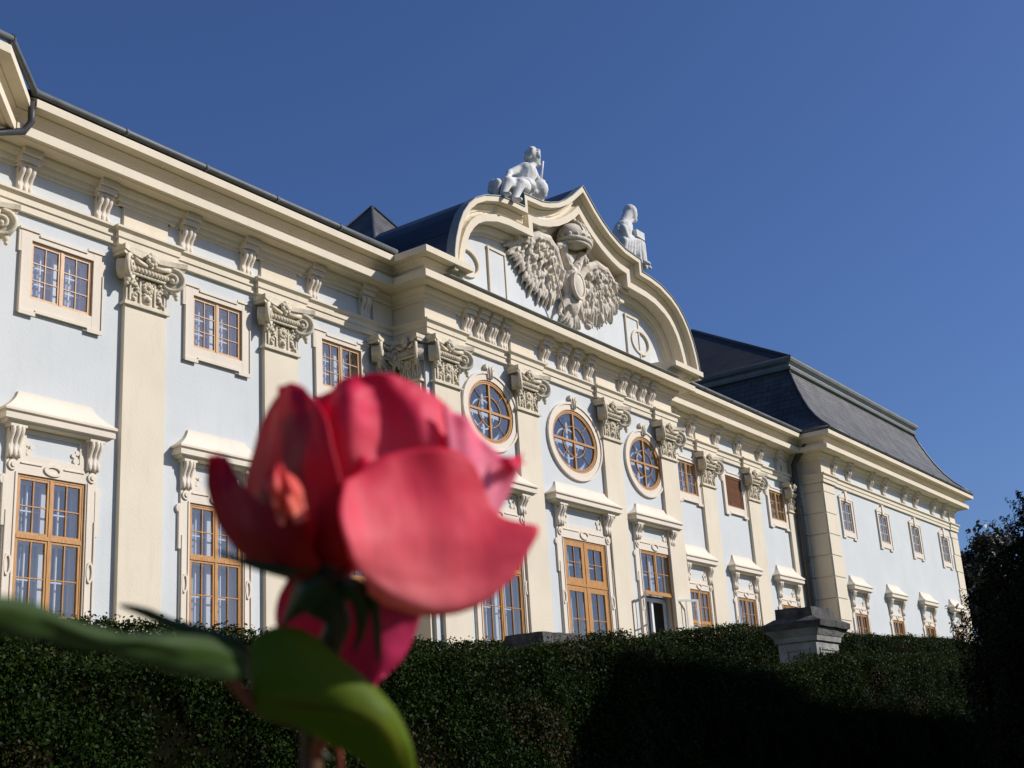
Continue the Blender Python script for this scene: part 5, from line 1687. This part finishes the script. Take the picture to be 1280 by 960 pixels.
# hanging outer petal behind the sepals
pet([[(360, 722, 2.2), (400, 728, 1.9), (450, 735, 2.0), (490, 745, 2.4), (524, 752, 3.0)],
     [(346, 752, 3.0), (395, 760, 2.5), (445, 765, 2.4), (490, 770, 2.8), (526, 772, 3.6)],
     [(350, 788, 3.4), (395, 800, 2.7), (445, 806, 2.6), (485, 806, 2.9), (515, 800, 3.7)],
     [(375, 818, 3.4), (405, 835, 2.8), (445, 842, 2.7), (475, 838, 2.9), (498, 826, 3.4)],
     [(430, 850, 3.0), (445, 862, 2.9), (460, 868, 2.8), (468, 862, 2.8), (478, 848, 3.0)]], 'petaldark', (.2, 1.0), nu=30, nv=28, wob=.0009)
# heart of the flower: inner petals wrapped round each other, mostly hidden from here
ctr = Vector(rp_(470, 600, 2.2))
for k in range(7):
    a0 = k*2.4; rr0 = .004+.0022*k
    e1 = qm @ Vector((1, 0, 0)); e2 = qm @ Vector((0, 1, 0))
    net = []
    for t in (0, .35, .7, 1.0):
        row = []
        for q in np.linspace(-1, 1, 5):
            a = a0+q*1.0; r_ = rr0*(.35+.9*t-.25*t*t)
            p = base+axis*(.006+.036*t*(1-.12*q*q)-.0009*k*t)+(e1*math.cos(a)+e2*math.sin(a))*r_+(ctr-base-axis*(ctr-base).dot(axis))*t
            row.append(p)
        net.append(row)
    # turn the points into the patch's own input by going through pixel space
    def inv(p):
        v_ = np.array(p); dd = v_@fw
        return (640+FPX*(v_@rt)/dd, 480-FPX*(v_@up)/dd, (dd-DR)*100)
    pet([[inv(p) for p in r] for r in net], 'petal', (.3, 1), nu=18, nv=14)
# sepals
def sepal(net): return patch('sepal', net, 'sepal', flower, base, (0, 1), nu=9, nv=18, th=.0005, wob=.0005)
sepal([[(392, 708, -.2), (405, 722, -.8), (420, 738, -.3)], [(372, 728, -.3), (385, 742, -.8), (400, 758, -.3)], [(362, 752, -.1), (370, 760, -.4), (378, 766, -.1)], [(351, 781, .3), (352, 781, .2), (353, 782, .3)]])
sepal([[(398, 704, -.1), (404, 710, -.6), (408, 718, -.2)], [(350, 707, -.5), (351, 712, -.8), (352, 717, -.5)], [(312, 702, -.6), (312, 704, -.7), (312, 707, -.6)], [(272, 688, -.5), (272, 689, -.5), (272, 690, -.5)]])
sepal([[(422, 725, -.4), (438, 728, -.7), (452, 728, -.3)], [(440, 752, -.2), (450, 753, -.4), (460, 752, -.1)], [(446, 785, .2), (451, 786, .1), (457, 786, .2)], [(441, 815, .4), (442, 816, .4), (443, 816, .4)]])
sepal([[(440, 722, -.2), (456, 728, -.5), (470, 732, -.1)], [(460, 750, .0), (467, 752, -.2), (474, 752, .0)], [(466, 778, .2), (470, 779, .1), (475, 779, .2)], [(474, 826, .5), (475, 827, .5), (476, 827, .5)]])
sepal([[(400, 700, .9), (415, 695, 1.2), (430, 700, 1.0)], [(390, 690, 1.8), (410, 685, 2.2), (430, 690, 1.9)], [(395, 690, 3.0), (408, 686, 3.2), (420, 690, 3.0)], [(402, 700, 4.0), (404, 700, 4.0), (406, 700, 4.0)]])
# stem
sp = [base-axis*.004, rp_(422, 775, .3), rp_(412, 810, .3), rp_(398, 870, .5), rp_(392, 930, .7), rp_(388, 985, .9)]
sp += [Vector(sp[-1]).lerp(foot, .4)+Vector((.01, 0, 0)), foot-Vector((0, 0, .05))]
tinttube('stem', sp, [.0048, .0040, .0036, .0032, .0033, .0034, .0042, .005], 'stem', rose, foot, seg=12, tint=(0, .5))
mb = MB()
for i, (px, py, dx) in enumerate(((388, 905, -1), (399, 940, 1))):
    a = Vector(rp_(px+4*-dx, py, .6)); e = Vector(rp_(px+dx*16, py+10, .5))
    mb.tube([a, a.lerp(e, .5), e], [.0022, .0012, .0002], 8)
mb.build('thorns', 'stem', rose, foot)
tinttube('shoot', [rp_(394, 945, .6), rp_(402, 925, .2), rp_(408, 918, .0), rp_(418, 926, .0), rp_(424, 945, .1), rp_(424, 975, .3)], [.0016, .0022, .0022, .0012, .001, .001], 'stem', rose, foot, tint=(1, 1))
# leaves with their stalks
tinttube('leaf_stalk', [rp_(396, 915, .6), rp_(370, 905, .0), rp_(335, 892, -.8), rp_(312, 876, -1.2), rp_(285, 846, -1.6), rp_(268, 830, -2.0)], [.0016, .0015, .0016, .0019, .0015, .001], 'stem', rose, foot, tint=(.3, 1))
def leaf(net, mat, **k): return patch('leaf', net, mat, rose, foot, (.0, 1.0), tdir='u', **k)
leaf([[(316, 882, -1.2), (317, 880, -1.2), (318, 878, -1.2), (317, 872, -1.2), (315, 868, -1.2)],
      [(340, 896, -1.1), (345, 888, -1.4), (350, 880, -1.7), (325, 840, -1.4), (312, 812, -1.0)],
      [(372, 908, -1.0), (385, 896, -1.5), (395, 884, -1.9), (375, 825, -1.5), (347, 783, -.9)],
      [(410, 926, -.9), (430, 912, -1.5), (445, 893, -1.9), (430, 845, -1.5), (403, 802, -.8)],
      [(450, 950, -.8), (470, 935, -1.3), (480, 912, -1.6), (480, 880, -1.3), (466, 858, -.7)],
      [(490, 985, -.6), (500, 968, -.9), (505, 950, -1.0), (510, 928, -.9), (503, 906, -.5)],
      [(524, 1010, -.4), (525, 1006, -.4), (526, 1002, -.4), (526, 998, -.4), (526, 992, -.4)]], 'roseleaf', nu=25, nv=30, wob=.0008)
leaf([[(310, 846, -2.14), (308, 840, -2.24), (305, 830, -2.34), (305, 820, -2.44), (304, 812, -2.34)],
      [(268, 850, -3.50), (268, 835, -3.90), (265, 822, -4.20), (258, 806, -4.50), (250, 795, -3.90)],
      [(205, 836, -5.52), (203, 826, -6.02), (200, 812, -6.42), (190, 800, -6.92), (185, 792, -6.12)],
      [(130, 812, -7.84), (125, 808, -8.44), (120, 800, -8.74), (118, 795, -9.34), (122, 789, -8.64)],
      [(65, 803, -10.38), (60, 796, -10.98), (60, 785, -11.18), (60, 772, -11.48), (66, 766, -10.98)],
      [(0, 793, -12.56), (0, 782, -13.06), (0, 768, -13.26), (2, 753, -13.26), (10, 744, -12.86)],
      [(-80, 782, -14.44), (-80, 776, -14.54), (-80, 770, -14.54), (-80, 764, -14.54), (-80, 758, -14.44)]], 'roseleafdark', nu=25, nv=30, wob=.001)
leaf([[(306, 812, .5), (307, 808, .4), (307, 803, .5)], [(262, 802, .6), (264, 795, .4), (268, 789, .7)], [(212, 786, .8), (214, 780, .6), (217, 774, .9)], [(178, 768, 1.0), (180, 765, .9), (182, 762, 1.0)], [(150, 757, 1.2), (150, 756, 1.2), (151, 755, 1.2)]], 'roseleafdark', nu=15, nv=20, wob=.0004)
tinttube('leaf_stalk', [rp_(306, 808, .5), rp_(312, 830, .2), rp_(318, 860, -.4), rp_(322, 884, -.8)], [.0009, .001, .0012, .0014], 'stem', rose, foot, tint=(.2, .8))
